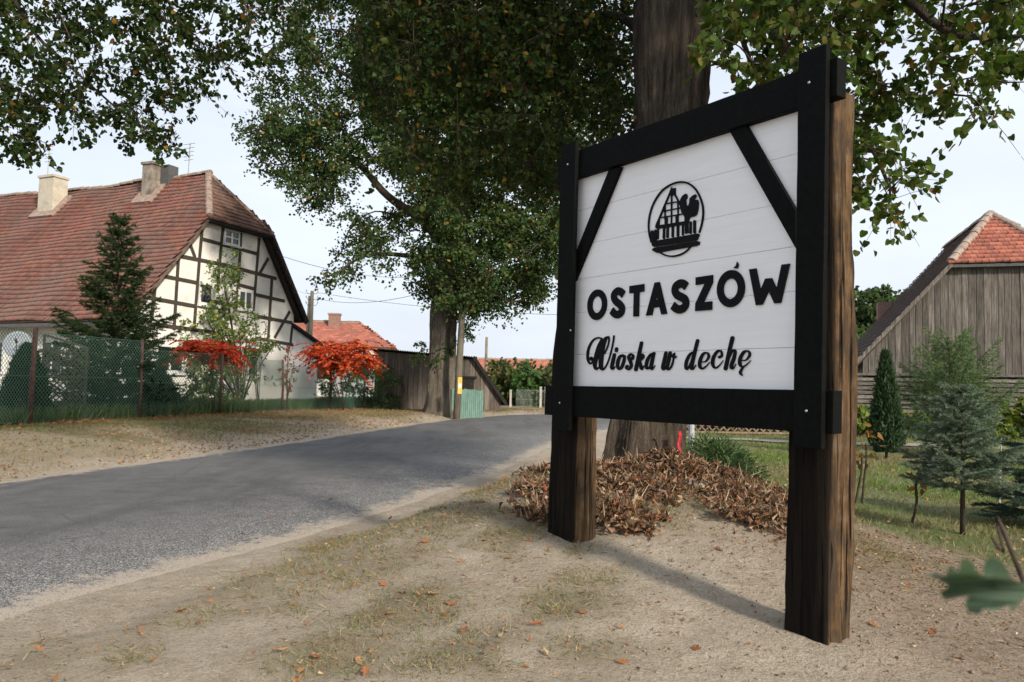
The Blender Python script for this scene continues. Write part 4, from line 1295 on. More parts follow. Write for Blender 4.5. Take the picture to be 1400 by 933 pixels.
# ------------------------------------------------------------------ fences, poles, small things beyond the road
RUST = noisy('rusty_brown_post', (.045, .028, .025), (.11, .068, .056), 14, .85, bump=.4)
GREENWIRE = noisy('green_wire', (.06, .13, .095), (.10, .19, .14), 20, .5, bump=0)
CONC = noisy('concrete', (.33, .32, .29), (.5, .48, .45), 8, .9, bump=.3)
FZ = .42
fb = [(-70, 589, 2.05), (40, 580, 2.10), (190, 572, 2.02), (300, 567, 1.80), (385, 563, 1.72), (451, 561, 1.55), (497, 560, 1.5), (533, 559, 1.45)]
fence = empty('wire_mesh_fence', G(190, 572, FZ), 'green wire mesh fence on rusty brown posts in front of the house', 'fence')
fp = []
for px, py, h in fb:
    p = G(px, py, FZ); z = gz(p[0], p[1]); fp.append((np.array([p[0], p[1], z]), h))
    mb = MB(); r = .055 if px < 100 else .04
    mb.tube([(p[0], p[1], z - .2), (p[0] + .02, p[1], z + h * .5), (p[0] + random.uniform(-.02, .05), p[1], z + h)], [r, r, r * .95], 8, jit=.05)
    mb.build('post', RUST, fence, True)


def wire_panel(a, b, h0, h1, name='wire_mesh', sp_=.10, r=.0055, mat=GREENWIRE, zoff=.06, parent=None):
    """diamond mesh between two posts: wires run both ways, one thin three-sided bar each"""
    L_ = np.linalg.norm((b - a)[:2]); d = (b - a) / L_; d[2] = (b[2] - a[2]) / L_; nn = unit(np.array([-d[1], d[0], 0]))
    V = []; Fq = []
    H_ = lambda s: h0 + (h1 - h0) * s / L_

    def seg(s0, z0, s1, z1):
        k = len(V); q0, q1 = a + d * s0 + UP * (z0 + zoff), a + d * s1 + UP * (z1 + zoff)
        t_ = unit(q1 - q0); w_ = np.cross(t_, nn)
        for q in (q0, q1):
            for c_ in ((0, 1), (.87, -.5), (-.87, -.5)): V.append(q + (w_ * c_[0] + nn * c_[1]) * r)
        Fq.extend([(k, k + 1, k + 4, k + 3), (k + 1, k + 2, k + 5, k + 4), (k + 2, k, k + 3, k + 5)])
    hm = min(h0, h1) - .1
    for s in np.arange(-hm, L_, sp_):
        s0, s1 = max(s, 0), min(s + hm, L_)
        if s1 > s0: seg(s0, s0 - s, s1, s1 - s); seg(s0, hm - (s0 - s), s1, hm - (s1 - s))
    seg(0, hm, L_, hm); seg(0, hm * .5, L_, hm * .5); seg(0, 0, L_, 0)
    return tag(np_mesh(name, V, Fq, mat, parent), kind='stuff')


for i in range(len(fp) - 1):
    wire_panel(fp[i][0], fp[i + 1][0], fp[i][1], fp[i + 1][1], parent=fence)
# green shade net tied behind the far bays
t = NT('green_shade_net'); v = t.coord(); n2 = t.noise(v, 5, 4); tr = t.n('BsdfTransparent'); ms = t.n('MixShader')
t.fin(t.ramp(n2, [(0.3, (.045, .12, .09)), (0.7, (.09, .19, .15))]), .7, .2)
t.l(t.maprange(n2, .3, .7, .38, .62), ms.inputs[0]); t.l(tr.outputs[0], ms.inputs[1]); t.l(t.b.outputs[0], ms.inputs[2]); t.l(ms.outputs[0], t.out.inputs['Surface'])
NET = t.m


def net(a, b, h0, h1, parent, back=.06):
    n = 16; m = 5; V = []; L_ = b - a; nn = unit(np.array([-L_[1], L_[0], 0]))
    for i in range(n + 1):
        for j in range(m + 1):
            s = i / n; h = (h0 + (h1 - h0) * s) * (.93 + .05 * math.sin(i * 1.9)) * j / m
            V.append(a + L_ * s + UP * (h + .05) + nn * (back + .025 * math.sin(i * 1.1 + j * .7)))
    Fq = [(i * (m + 1) + j, (i + 1) * (m + 1) + j, (i + 1) * (m + 1) + j + 1, i * (m + 1) + j + 1) for i in range(n) for j in range(m)]
    return np_mesh('shade_net', V, Fq, NET, parent, smooth=True)


e7 = G(572, 559, FZ); e7[2] = gz(e7[0], e7[1])
for i in (5, 6):
    net(fp[i][0], fp[i + 1][0], fp[i][1], fp[i + 1][1], fence)
net(fp[7][0], e7, 1.45, 1.3, fence)
# fallen brown leaves along the fence foot
n = 5000
k = rng.integers(0, len(fp) - 1, n); s = rng.uniform(0, 1, n)
A_ = np.array([q[0] for q in fp]); P = A_[k] * (1 - s[:, None]) + A_[k + 1] * s[:, None]
x = P[:, 0] + rng.normal(.25, .35, n); y = P[:, 1] + rng.normal(0, .3, n)
keep = rng.uniform(size=n) < .2 + .8 * sstep(.45, .65, fbm(x * .6, y * .6, 91)); x, y = x[keep], y[keep]; n = len(x)
P = scatter_on(x, y, .015)
tag(leaves('leaf_litter', P, rng.normal(size=(n, 3)) * [1, 1, .4], rng.uniform(.05, .12, n), 'oval', pick([(.26, .10, .05), (.33, .18, .09), (.18, .08, .05)], n), DRYLEAF), 'brown fallen leaves drifted along the foot of the wire fence', 'leaf litter', kind='stuff')

# green sheet panels and pole by the oak
gp = empty('sheet_fence', W(640, 560, 27.4) * [1, 1, 0] + UP * .4, 'pale green corrugated sheet fence beside the oak tree', 'fence')
GS = Plane(W(617, 560, 27.6), (1, .05))
GREENS = noisy('faded_green_sheet', (.10, .20, .165), (.17, .28, .235), 3, .6, (4, 4, 1), bump=.1)
u = 0
for i in range(4):
    mb = MB(); vs = []; w_ = .27; hh = GS.uv(617, 531 + i * .8)[1]
    for k in range(9):
        uu = u + w_ * k / 8; vs += [GS.p(uu, .2, .01 * (k % 2)), GS.p(uu, hh + random.uniform(-.02, .02), .01 * (k % 2))]
    mb.add(vs, [(2 * k, 2 * k + 2, 2 * k + 3, 2 * k + 1) for k in range(8)]); o = mb.build('sheet_panel', GREENS, gp); o.modifiers.new('s', 'SOLIDIFY').thickness = .008
    u += w_ + .004


POLEW = woodmat('pole_wood', (.08, .07, .052), (.27, .235, .18), 'Z', 1, .9, .6)


def pole(name, px, pyb, pyt, Y_, r, label, lean=0.0, z0=None, second=None, group=None):
    b = W(px, pyb, Y_); tp = W(px + lean, pyt, Y_)
    if z0 is None: z0 = gz(b[0], b[1])
    e = empty(name, (b[0], b[1], z0), label, 'pole', group)
    mb = MB(); mb.tube([(b[0], b[1], z0 - .3), ((b[0] + tp[0]) / 2, Y_, (z0 + tp[2]) / 2), (tp[0], Y_, tp[2])], [r, r * .9, r * .78], 10); mb.build('shaft', POLEW, e, True)
    if second:
        b2 = W(second, pyb, Y_ + .1); mb = MB(); mb.tube([(b2[0], b2[1], z0 - .3), (tp[0] - .15, Y_ + .1, tp[2] - .3)], [r, r * .8], 10); mb.build('strut', POLEW, e, True)
    return e, tp


e1, tp1 = pole('utility_pole', 424, 470, 398, 48, .13, 'utility pole with slanting strut and wires above the red roofs', 3, .4, second=417)
for i, zz in enumerate((.15, .5, .85)):
    for sx in (-.35, .35):
        mb = MB(); mb.tube([(tp1[0], 48, tp1[2] - zz), (tp1[0] + sx * .7, 48, tp1[2] - zz - .03), (tp1[0] + sx, 48, tp1[2] - zz + .12)], .015, 5); mb.build('bracket', METAL_D, e1)
        mb = MB(); mb.tube([(tp1[0] + sx, 48, tp1[2] - zz + .1), (tp1[0] + sx, 48, tp1[2] - zz + .16), (tp1[0] + sx, 48, tp1[2] - zz + .24)], [.035, .055, .03], 8); mb.build('insulator', FRAMEW, e1)
e2, tp2 = pole('wooden_pole', 624, 562, 392, 26.9, .13, 'weathered wooden pole standing close beside the oak trunk', 10)
mb = MB(); q = W(629, 516, 26.4); mb.box((q[0] - .07, 26.4, q[2] - .55), (q[0] + .07, 26.42, q[2])); pl_ = mb.build('warning_plate', noisy('yellow_enamel', (.60, .40, .06), (.7, .5, .1), 9, .5, bump=.05), e2)
mb = MB(); mb.box((q[0] - .05, 26.394, q[2] - .36), (q[0] + .05, 26.398, q[2] - .20)); mb.build('plate_mark', FRAMEW, pl_)
e3, tp3 = pole('bare_pole', 664, 500, 461, 70, .15, 'bare pole rising above the far shrubs right of the shed', 1.5, .3)


def wire(name, a, b, sag, label, r=.011):
    a, b = np.asarray(a), np.asarray(b); mb = MB()
    mb.tube([a + (b - a) * s - UP * sag * 4 * s * (1 - s) for s in np.linspace(0, 1, 17)], r, 4, cap=False)
    o = mb.build(name, METAL_D); tag(o, label, 'wire', 'overhead wires')


wa = np.array([tp1[0] + .35, 48, tp1[2] - .1])
wire('overhead_wire', wa, W(780, 431, 40), .25, 'lower overhead wire running from the strutted utility pole past the oak')
wire('overhead_wire', wa - UP * .35, W(640, 382, 27), .5, 'overhead wire rising from the utility pole to the oak crown')
wire('overhead_wire', W(372, 346, 34), W(566, 379, 44), .35, 'overhead wire from the dark gable eave towards the oak')
wire('overhead_wire', W(405, 396, 60), wa - UP * .05, .15, 'short overhead wire between the house and the utility pole', .009)

# satellite dish, trellis in the yard
dd = W(24, 471, 19.6); zb = gz(dd[0], dd[1])
e = empty('satellite_dish', (dd[0], dd[1], zb), 'pale blue-grey satellite dish on a post behind the wire fence', 'dish')
mb = MB(); vs = []; ax = unit(np.array([.42, -.85, .28])); sx = unit(np.cross(ax, UP)); sy = np.cross(sx, ax); rr_ = .325
for i in range(7):
    for k in range(24):
        q = i / 6; a = 2 * math.pi * k / 24
        vs.append(dd + (sx * math.cos(a) * .95 + sy * math.sin(a) * 1.05) * rr_ * q - ax * (.10 * (1 - q * q)))
mb.add(vs, [(i * 24 + k, i * 24 + (k + 1) % 24, i * 24 + 24 + (k + 1) % 24, i * 24 + 24 + k) for i in range(6) for k in range(24)])
o = mb.build('dish', noisy('dish_paint', (.33, .37, .41), (.43, .47, .51), 12, .5, bump=.05), e, True); o.modifiers.new('s', 'SOLIDIFY').thickness = .012
mb = MB(); mb.tube([(dd[0] - .07, dd[1] + .12, zb - .1), (dd[0] - .07, dd[1] + .12, dd[2] - .05), dd - ax * .12], [.03, .03, .03], 8); mb.build('mast', METAL, e)
mb = MB(); mb.tube([dd - sy * .32, dd + ax * .33 - sy * .05], .012, 5); mb.tube([dd + ax * .30 - sy * .05, dd + ax * .4], .03, 8); mb.build('feed_arm', METAL_D, e)
TR = Plane(W(56, 560, 19.2), (1, .25))
tre = empty('trellis', TR.p(.5, .42), 'brown diamond lattice trellis standing behind the wire fence', 'trellis')
t0, t1 = TR.uv(57, 458), TR.uv(120, 470)
zb = .45; u1_ = float(t1[0]); zt0, zt1 = float(t0[1]), float(t1[1]) - .1
for k in np.arange(-1.8, u1_, .14):
    for sg in (1, -1):
        a = np.array([k, zb if sg > 0 else zt1]); b = np.array([k + 1.7, zb + 1.7 if sg > 0 else zt1 - 1.7])
        s0 = max(0, (0 - k) / 1.7); s1 = min(1, (u1_ - k) / 1.7)
        zlim = (zt1 - zb) / 1.7; s1 = min(s1, zlim)
        if s1 - s0 > .05: TR.bar(a + (b - a) * s0, a + (b - a) * s1, .028, 0 if sg > 0 else .013, .012 if sg > 0 else .025, 'slat', TIMBER, tre)
for a, b in (((0, .4), (0, zt0)), ((u1_, .4), (u1_, zt1)), ((0, zt0), (u1_, zt1)), ((0, .5), (u1_, .5))):
    TR.bar(a, b, .05, -.02, .03, 'rail', TIMBER, tre)

# white fence posts beyond the road bend
for i, (px, py, h) in enumerate(((698, 553, .75), (739, 556, .9), (746, 556, .9), (753, 556, .9))):
    p = W(px, py, 36.5); z = gz(p[0], p[1]); mb = MB(); mb.box((p[0] - .05, p[1] - .05, z - .1), (p[0] + .05, p[1] + .05, z + h)); mb.box((p[0] - .06, p[1] - .06, z + h + .002), (p[0] + .06, p[1] + .06, z + h + .04))
    tag(mb.build('fence_post', CONC), ['short pale concrete post standing alone before the far shrubs', 'leftmost of three pale concrete posts beyond the road bend', 'middle one of three pale concrete posts beyond the bend', 'pale concrete post beyond the bend nearest the sign'][i], 'post', 'concrete posts beyond the bend')
wf = empty('wire_fence', W(730, 556, 36.8) * [1, 1, 0] + UP * .3, 'low wire fence between the pale posts beyond the bend', 'fence')
wire_panel(np.array([W(705, 556, 36.8)[0], 36.8, .3]), np.array([4.5, 37.2, .3]), .95, .95, r=.006, sp_=.12, mat=METAL, parent=wf)
# lattice garden fence and path on the right
LF = Plane(W(925, 600, 22.0), (1, .02)); LW = 5.2
lat = empty('lattice_fence', LF.p(2, .2), 'low brown diamond lattice fence at the back of the lawn', 'fence')
LATW = woodmat('lattice_wood', (.10, .075, .05), (.26, .20, .14), 'Z', 1, .85, .4)
zb = .27; hh = .62
for k in np.arange(-hh, LW, .20):
    for sg in (1, -1):
        s0, s1 = max(0, -k / hh), min(1, (LW - k) / hh)
        if s1 - s0 < .1: continue
        f_ = (lambda s: (k + hh * s, zb + hh * s)) if sg > 0 else (lambda s: (k + hh * s, zb + hh * (1 - s)))
        LF.bar(f_(s0), f_(s1), .04, 0 if sg > 0 else .016, .015 if sg > 0 else .03, 'slat', LATW, lat)
for u in np.arange(0, LW + .1, 1.73):
    LF.bar((u, .15), (u, zb + hh + .05), .08, -.05, -.003, 'post', LATW, lat)
LF.bar((0, zb - .03), (LW, zb - .03), .05, -.02, .032, 'rail', LATW, lat); LF.bar((0, zb + hh + .02), (LW, zb + hh + .02), .05, -.02, .032, 'rail', LATW, lat)
pa = np.array([(3.4, 20.6), (6, 20.0), (9, 19.3), (13, 18.6), (18, 18.0), (26, 17.6)]); V = []; 
for i in range(len(pa) * 6 - 5):
    q = i / 6; k = min(int(q), len(pa) - 2); p = pa[k] + (pa[k + 1] - pa[k]) * (q - k)
    for w_ in (-.38, 0, .38): V.append((p[0], p[1] + w_, gz(p[0], p[1] + w_) + .03))
Fq = [(i * 3 + j, i * 3 + 3 + j, i * 3 + 4 + j, i * 3 + 1 + j) for i in range(len(V) // 3 - 1) for j in range(2)]
tag(np_mesh('path', V, Fq, noisy('path_gravel', (.22, .21, .19), (.34, .33, .30), 20, .9)), kind='structure')
mb = MB(); p = W(945, 628, 13.2); z = gz(p[0], p[1]); tpz = W(945, 572, 13.2)[2]
mb.tube([(p[0], p[1], z - .2), (p[0], p[1], tpz)], .05, 10); mb.tube([(p[0], p[1], tpz + .001), (p[0], p[1], tpz + .03)], [.055, .04], 10)
tag(mb.build('metal_post', noisy('galvanised', (.30, .32, .34), (.45, .47, .49), 10, .5, bump=.05), smooth=False), 'grey galvanised post behind the leaf pile beside the tree trunk', 'post')
# ------------------------------------------------------------------ trees
BARK = noisy('furrowed_bark', (.022, .016, .012), (.10, .077, .056), 1.9, .95, (9, 9, 1.1), 1.0, .09, c3=(.175, .138, .103))
BARK_G = noisy('oak_bark', (.045, .038, .03), (.13, .11, .085), 1.5, .95, (5, 5, 1.0), 1.0, .05, c3=(.2, .172, .135))
TWIG = noisy('twig_bark', (.03, .022, .016), (.075, .058, .043), 12, .9, bump=.2)


def in_poly(px, py, poly_):
    poly_ = np.asarray(poly_, float); x, y = np.asarray(px), np.asarray(py); c = np.zeros(x.shape, bool); j = len(poly_) - 1
    for i in range(len(poly_)):
        xi, yi = poly_[i]; xj, yj = poly_[j]
        c ^= ((yi > y) != (yj > y)) & (x < (xj - xi) * (y - yi) / (yj - yi + 1e-12) + xi); j = i
    return c


def fill(poly_, n, y0, y1, holes=()):
    """n points of the crown whose outline is given, spread over its depth"""
    poly_ = np.asarray(poly_, float); out = []
    lo, hi = poly_.min(0), poly_.max(0)
    while len(out) < n:
        q = rng.uniform(lo, hi)
        if not in_poly(q[0], q[1], poly_): continue
        if any(((q[0] - a) / r) ** 2 + ((q[1] - b) / s) ** 2 < 1 for a, b, r, s in holes): continue
        out.append(W(q[0], q[1], rng.uniform(y0, y1)))
    return np.array(out)


def smooth_path(pts, per=5):
    return [np.asarray(q) for q in cat(pts, per)]


def branches(e, limbs, centers, name='branch', twig_r=.012, mat=TWIG, bend=.12):
    """limbs as tapering tubes, then one thin branch from the nearest limb point to every leaf cluster"""
    nodes = []; mb = MB()
    for pts, r0, r1 in limbs:
        P = smooth_path(pts, 6); n = len(P)
        mb.tube(P, [r0 + (r1 - r0) * i / (n - 1) for i in range(n)], 8, cap=True, jit=.06)
        nodes += [(P[i], r0 + (r1 - r0) * i / (n - 1)) for i in range(n)]
    mb.build('limbs', BARK, e, True)
    mb = MB(); NP = np.array([q[0] for q in nodes])
    order = np.argsort(np.min(np.linalg.norm(centers[:, None] - NP[None], axis=2), axis=1))
    pool = [(q[0]) for q in nodes]; 
    PA = np.array(pool)
    for i in order:
        c = centers[i]; d = np.linalg.norm(PA - c, axis=1) + .15 * np.maximum(0, PA[:, 2] - c[2] < -.6)
        j = int(np.argmin(d)); a = PA[j]
        if np.linalg.norm(c - a) < .05: continue
        m = (a + c) / 2 + UP * bend * np.linalg.norm(c - a) + rng.normal(0, .05, 3)
        L_ = np.linalg.norm(c - a); r = min(twig_r * (1 + .8 * L_), .05)
        mb.tube(smooth_path([a, m, c], 3), [r, r * .9, r * .8, r * .7, r * .6, r * .5, r * .4][:7], 4, cap=False)
        PA = np.vstack([PA, m[None], c[None]])
    tag(mb.build(name, mat, e, True), kind='stuff')


def foliage(centers, radius, per, droop=.5, flat=.8):
    """leaf positions and directions: short twigs radiate through each cluster, leaves sit along them"""
    n = len(centers); P = []; D = []; T = []
    rad = np.broadcast_to(np.asarray(radius, float), (n,))
    for i in range(n):
        nt_ = max(3, per // 9)
        dirs = unit(rng.normal(size=(nt_, 3)) * [1, 1, flat] + [0, 0, -.25]); ln = rad[i] * rng.uniform(.55, 1.25, nt_)
        k = rng.integers(0, nt_, per); s = rng.uniform(.1, 1, per) ** .7
        q = centers[i] + dirs[k] * (ln[k] * s)[:, None] + np.array([0, 0, -.18]) * (s ** 2 * ln[k])[:, None] + rng.normal(0, rad[i] * .09, (per, 3))
        P.append(q); D.append(unit(dirs[k] * .7 + rng.normal(0, .6, (per, 3)) + [0, 0, -droop]))
        for a in range(nt_): T.append((centers[i], centers[i] + dirs[a] * ln[a] + np.array([0, 0, -.18]) * ln[a]))
    return np.concatenate(P), np.concatenate(D), T


def twigs(T, e, r=.004, mat=TWIG, name='twigs'):
    V = []; Fq = []
    for a, b in T:
        k = len(V); t_ = unit(b - a); x = unit(np.cross(t_, [.3, .5, .81])); y = np.cross(t_, x)
        for q, rr in ((a, r), ((a + b) / 2 + np.array([0, 0, .02]), r * .8), (b, r * .4)):
            for c_, s_ in ((1, 0), (-.5, .87), (-.5, -.87)): V.append(q + (x * c_ + y * s_) * rr)
        for j in (0, 3): Fq += [(k + j, k + j + 1, k + j + 4, k + j + 3), (k + j + 1, k + j + 2, k + j + 5, k + j + 4), (k + j + 2, k + j, k + j + 3, k + j + 5)]
    return tag(np_mesh(name, V, Fq, mat, e), kind='stuff')


def trunk(e, pts, radii, mat, flutes=7, amp=.05, flare=True, seg=128, rings=150):
    P = smooth_path([(*p, r) for p, r in zip(pts, radii)], 12); idx = np.linspace(0, len(P) - 1, rings).astype(int); V = []
    aa = 2 * math.pi * np.arange(seg) / seg
    for i in idx:
        c = P[i]
        w1 = vnoise(aa * 3.2, aa * 0 + c[2] * 1.2, 7) - .5; w2 = np.abs(vnoise(aa * 9 + c[2] * .35, aa * 0 + c[2] * 2.3, 8) - .5) - .25; w3 = vnoise(aa * 22, aa * 0 + c[2] * 6, 9) - .5
        rel = w1 * .10 + w2 * .22 * min(1.0, .42 / max(c[3], .1)) + w3 * .035
        for k in range(seg):
            a = 2 * math.pi * k / seg
            f = 1 + amp * math.sin(flutes * a + c[2] * .6) * (1.4 if i < len(P) * .25 else .8) 
            f += rel[k]
            V.append((c[0] + math.cos(a) * c[3] * f, c[1] + math.sin(a) * c[3] * f, c[2]))
    Fq = [(i * seg + k, i * seg + (k + 1) % seg, (i + 1) * seg + (k + 1) % seg, (i + 1) * seg + k) for i in range(rings - 1) for k in range(seg)]
    return np_mesh('trunk', V, Fq, mat, e, smooth=True)


# ---- the lime tree behind the sign
TB = np.array([1.52, 9.0]); tz = gz(*TB)
lime = empty('lime_tree', (TB[0], TB[1], tz), 'big lime tree with furrowed trunk standing behind the sign', 'tree')
q1 = W(917, 160, 9.0); q0 = W(925, 0, 9.0); q2 = W(881, 600, 9.0)
trunk(lime, [(q2[0] - .02, 9.0, tz - .25), (q2[0], 9.0, q2[2] - .1), (W(905, 400, 9)[0], 9.0, 2.6), (q1[0], 9.0, q1[2]), (q0[0], 9.05, q0[2]), (q0[0] + .15, 9.2, 7.6), (q0[0] + .2, 9.2, 10.5)],
      [.62, .44, .40, .40, .44, .28, .08], BARK, 6, .045)
polyA = [(480, -190), (486, 60), (508, 130), (535, 205), (590, 240), (640, 255), (700, 262), (765, 262), (790, 225), (868, 185), (870, -190)]
polyB = [(978, -190), (978, 200), (1040, 230), (1120, 300), (1172, 296), (1212, 284), (1250, 240), (1210, 196), (1185, 160), (1200, 138), (1262, 150), (1300, 128), (1352, 160), (1380, 118), (1440, 130), (1440, -190)]
cA = fill(polyA, 420, 9.0, 13.5); cB = fill(polyB, 235, 6.0, 10.0)
top = np.array([(1.8 + 3.6 * math.cos(a) * r, 9.2 + 3.6 * math.sin(a) * r, 6.6 + h) for a, r, h in zip(rng.uniform(0, 6.28, 200), np.sqrt(rng.uniform(0, 1, 200)), rng.uniform(-.3, 3.6, 200))])
fork = np.array([q0[0], 9.05, q0[2]])
shade_clusters = np.array([(rng.uniform(2.4, 7.0), rng.uniform(3.5, 8.6), rng.uniform(5.9, 9.5)) for _ in range(230)])  # unseen crown clusters on the sun side, added to shade trunk and leaves
limbs = [([fork - UP * .5, W(860, -60, 9.6), W(760, -60, 11.6), W(640, 40, 13.0), W(560, 120, 13.2)], .13, .02),
         ([fork - UP * .9, W(830, 20, 11), W(720, 120, 12.6), W(660, 200, 13)], .08, .015),
         ([fork, W(820, -150, 9.5), W(700, -150, 10), W(560, -80, 10.2)], .12, .02),
         ([fork - UP * .2, W(1010, -40, 8.4), W(1070, 60, 7.9), W(1130, 130, 7.6), W(1190, 200, 7.4), W(1215, 255, 7.3)], .09, .012),
         ([fork, W(1060, -120, 8.2), W(1180, -60, 7.4), W(1290, 40, 6.8), W(1400, 50, 6.4)], .10, .012),
         ([fork - UP * .1, W(1000, 30, 9.2), W(1040, 120, 9.0), W(1090, 180, 8.8)], .05, .01),
         ([fork + UP * .6, (1.2, 8.0, 7.4), (.4, 7.2, 8.2)], .12, .03), ([fork + UP * .8, (3.0, 9.6, 7.8), (4.4, 10, 8.6)], .12, .03), ([fork + UP, (1.6, 10.6, 8.2), (1.2, 12, 9)], .12, .03)]
limbs += [([fork + UP * .2, (3.2, 8.0, 6.6), (4.4, 6.6, 7.2), (5.6, 5.0, 7.6)], .13, .03), ([fork + UP * .4, (2.8, 7.4, 7.2), (3.4, 5.6, 8.2)], .1, .03), ([fork + UP * .2, (3.8, 8.4, 6.8), (6, 7.6, 7.6)], .1, .03)]
allc = np.concatenate([cA, cB, top, shade_clusters]); top = np.concatenate([top, shade_clusters])
branches(lime, limbs, allc, twig_r=.009)
G_LIME = [(.022, .042, .010), (.030, .055, .013), (.042, .066, .016), (.075, .088, .02), (.20, .11, .02), (.15, .06, .02)]
G_LIME_BACKLIT = [(.045, .08, .017), (.065, .105, .022), (.09, .12, .028), (.13, .115, .033), (.22, .12, .03), (.17, .075, .025)]  # lighter copy of the lime greens, backlight put into the leaf colour
PA_, DA_, TA_ = foliage(cA, rng.uniform(.34, .58, len(cA)), 100)
PB_, DB_, TB_ = foliage(cB, rng.uniform(.28, .46, len(cB)), 54)
PT_, DT_, TT_ = foliage(top, .65, 40)
twigs(TA_ + TB_, lime, .0035)
lc = np.concatenate([pick(G_LIME, len(PA_), [.34, .32, .2, .10, .025, .015]), pick(G_LIME_BACKLIT, len(PB_), [.25, .37, .28, .07, .015, .015]), pick(G_LIME, len(PT_), [.3, .3, .3, .1, 0, 0])])
LP = np.concatenate([PA_, PB_, PT_]); LD = np.concatenate([DA_, DB_, DT_]); LS = rng.uniform(.055, .085, len(LP)); LS[:len(PA_)] *= .86
# the nearest leaves are leaf objects of their own
pp = np.array([proj(q) for q in LP[len(PA_):len(PA_) + len(PB_)]])
cand = np.where((pp[:, 0] > 1140) & (pp[:, 0] < 1400) & (pp[:, 1] > 0) & (pp[:, 1] < 320))[0]
cand = cand[np.argsort(LP[len(PA_) + cand][:, 1])][:290] + len(PA_)
keep = np.ones(len(LP), bool); keep[cand] = False
leaves('crown', LP[keep], LD[keep], LS[keep], 'heart', lc[keep], LEAF, lime, fold=.28, curl=.15)
tv, tf = SHAPES['heart']; lmeshes = []
for j in range(8):
    me = bpy.data.meshes.new('leaf')
    me.from_pydata([(a, b, .28 * abs(a) - .15 * b * b) for a, b in tv], [], [tuple(int(q) for q in f) for f in tf]); me.materials.append(LEAF)
    set_col(me, [pick(G_LIME_BACKLIT, 1, [.25, .37, .28, .07, .015, .015])[0]] * len(tv)); lmeshes.append(me)
inv = lime.matrix_basis.inverted()
for c_, i in enumerate(cand):
    d = Vector(LD[i]); nn = Vector(rng.normal(size=3)); bx = d.cross(nn).normalized(); nz2 = bx.cross(d).normalized()
    o = bpy.data.objects.new('leaf', lmeshes[c_ % 8]); s = float(LS[i]); m = Matrix((bx * s, d.normalized() * s, nz2 * s)).transposed().to_4x4(); m.translation = Vector(LP[i])
    COL.objects.link(o); o.parent = lime; o.matrix_parent_inverse = inv; o.matrix_basis = m

# ---- the oak across the road
OB_ = W(601, 565, 28.0); oz = gz(OB_[0], OB_[1])
oak = empty('oak_tree', (OB_[0], OB_[1], oz), 'large oak tree with thick trunk and broad dark crown across the road', 'tree')
ox = OB_[0]
trunk(oak, [(ox, 28, oz - .3), (ox + .02, 28, oz + .5), (ox + .05, 28, 2.6), (ox + .1, 28, 4.5), (ox + .5, 28, 7), (ox + .9, 28.2, 10), (ox + 1.2, 28.2, 14)], [.72, .53, .48, .46, .40, .28, .1], BARK_G, 5, .05)
polyO = [(392, -160), (398, 40), (352, 105), (337, 165), (340, 215), (372, 240), (380, 262), (410, 250), (425, 285), (468, 262), (478, 300), (480, 335), (445, 362), (432, 380), (448, 392), (470, 384), (505, 362), (545, 372),
         (572, 378), (585, 408), (604, 420), (640, 428), (684, 432), (715, 425), (742, 402), (765, 372), (800, 200), (800, -160)]
cO = fill(polyO, 980, 24.5, 31.5, [(514, 262, 46, 36), (455, 312, 40, 24), (548, 335, 26, 16)])
low = fill([(560, 300), (580, 405), (650, 425), (745, 395), (765, 330), (700, 290)], 90, 25.5, 30)
back = fill([(500, 60), (520, 200), (640, 350), (760, 330), (790, 60)], 120, 30, 33)
up_ = np.array([(ox + .6 + 5.2 * math.cos(a) * r, 28.2 + 4.5 * math.sin(a) * r, 12 + h) for a, r, h in zip(rng.uniform(0, 6.28, 170), np.sqrt(rng.uniform(0, 1, 170)), rng.uniform(0, 4.5, 170))])
cO = np.concatenate([cO, low, back, up_])
O3 = lambda px, py, y=28: W(px, py, y)
limbsO = [([O3(604, 330), O3(575, 300), O3(530, 268, 27.5), O3(480, 215, 27), O3(430, 200, 26.5), O3(380, 190, 26.5)], .2, .03), ([O3(606, 360), O3(560, 350, 27), O3(500, 350, 26.5), O3(455, 378, 26.5)], .12, .02),
          ([O3(615, 250), O3(560, 180), O3(500, 120, 27), O3(430, 80, 27)], .2, .03), ([O3(618, 280), O3(670, 270), O3(720, 300, 27), O3(750, 350, 27)], .16, .02), ([O3(610, 380), O3(650, 390, 27), O3(700, 415, 26.6)], .09, .02),
          ([O3(622, 200), O3(680, 130), O3(740, 80)], .18, .03), ([O3(630, 100), O3(560, 0), O3(500, -100)], .18, .03)]
branches(oak, limbsO, cO, twig_r=.018)
PO, DO, TO = foliage(cO, rng.uniform(.5, .85, len(cO)), 165, droop=.2, flat=.6)
clus = np.repeat(rng.uniform(.75, 1.3, len(cO)), 165)[:, None]
G_OAK = [(.035, .065, .022), (.05, .085, .028), (.065, .10, .032), (.10, .115, .035), (.30, .15, .03), (.19, .09, .03)]
leaves('crown', PO, DO, rng.uniform(.07, .125, len(PO)), 'clump', pick(G_OAK, len(PO), [.36, .33, .2, .09, .012, .008]) * clus, LEAF_FAR, oak, fold=.3)
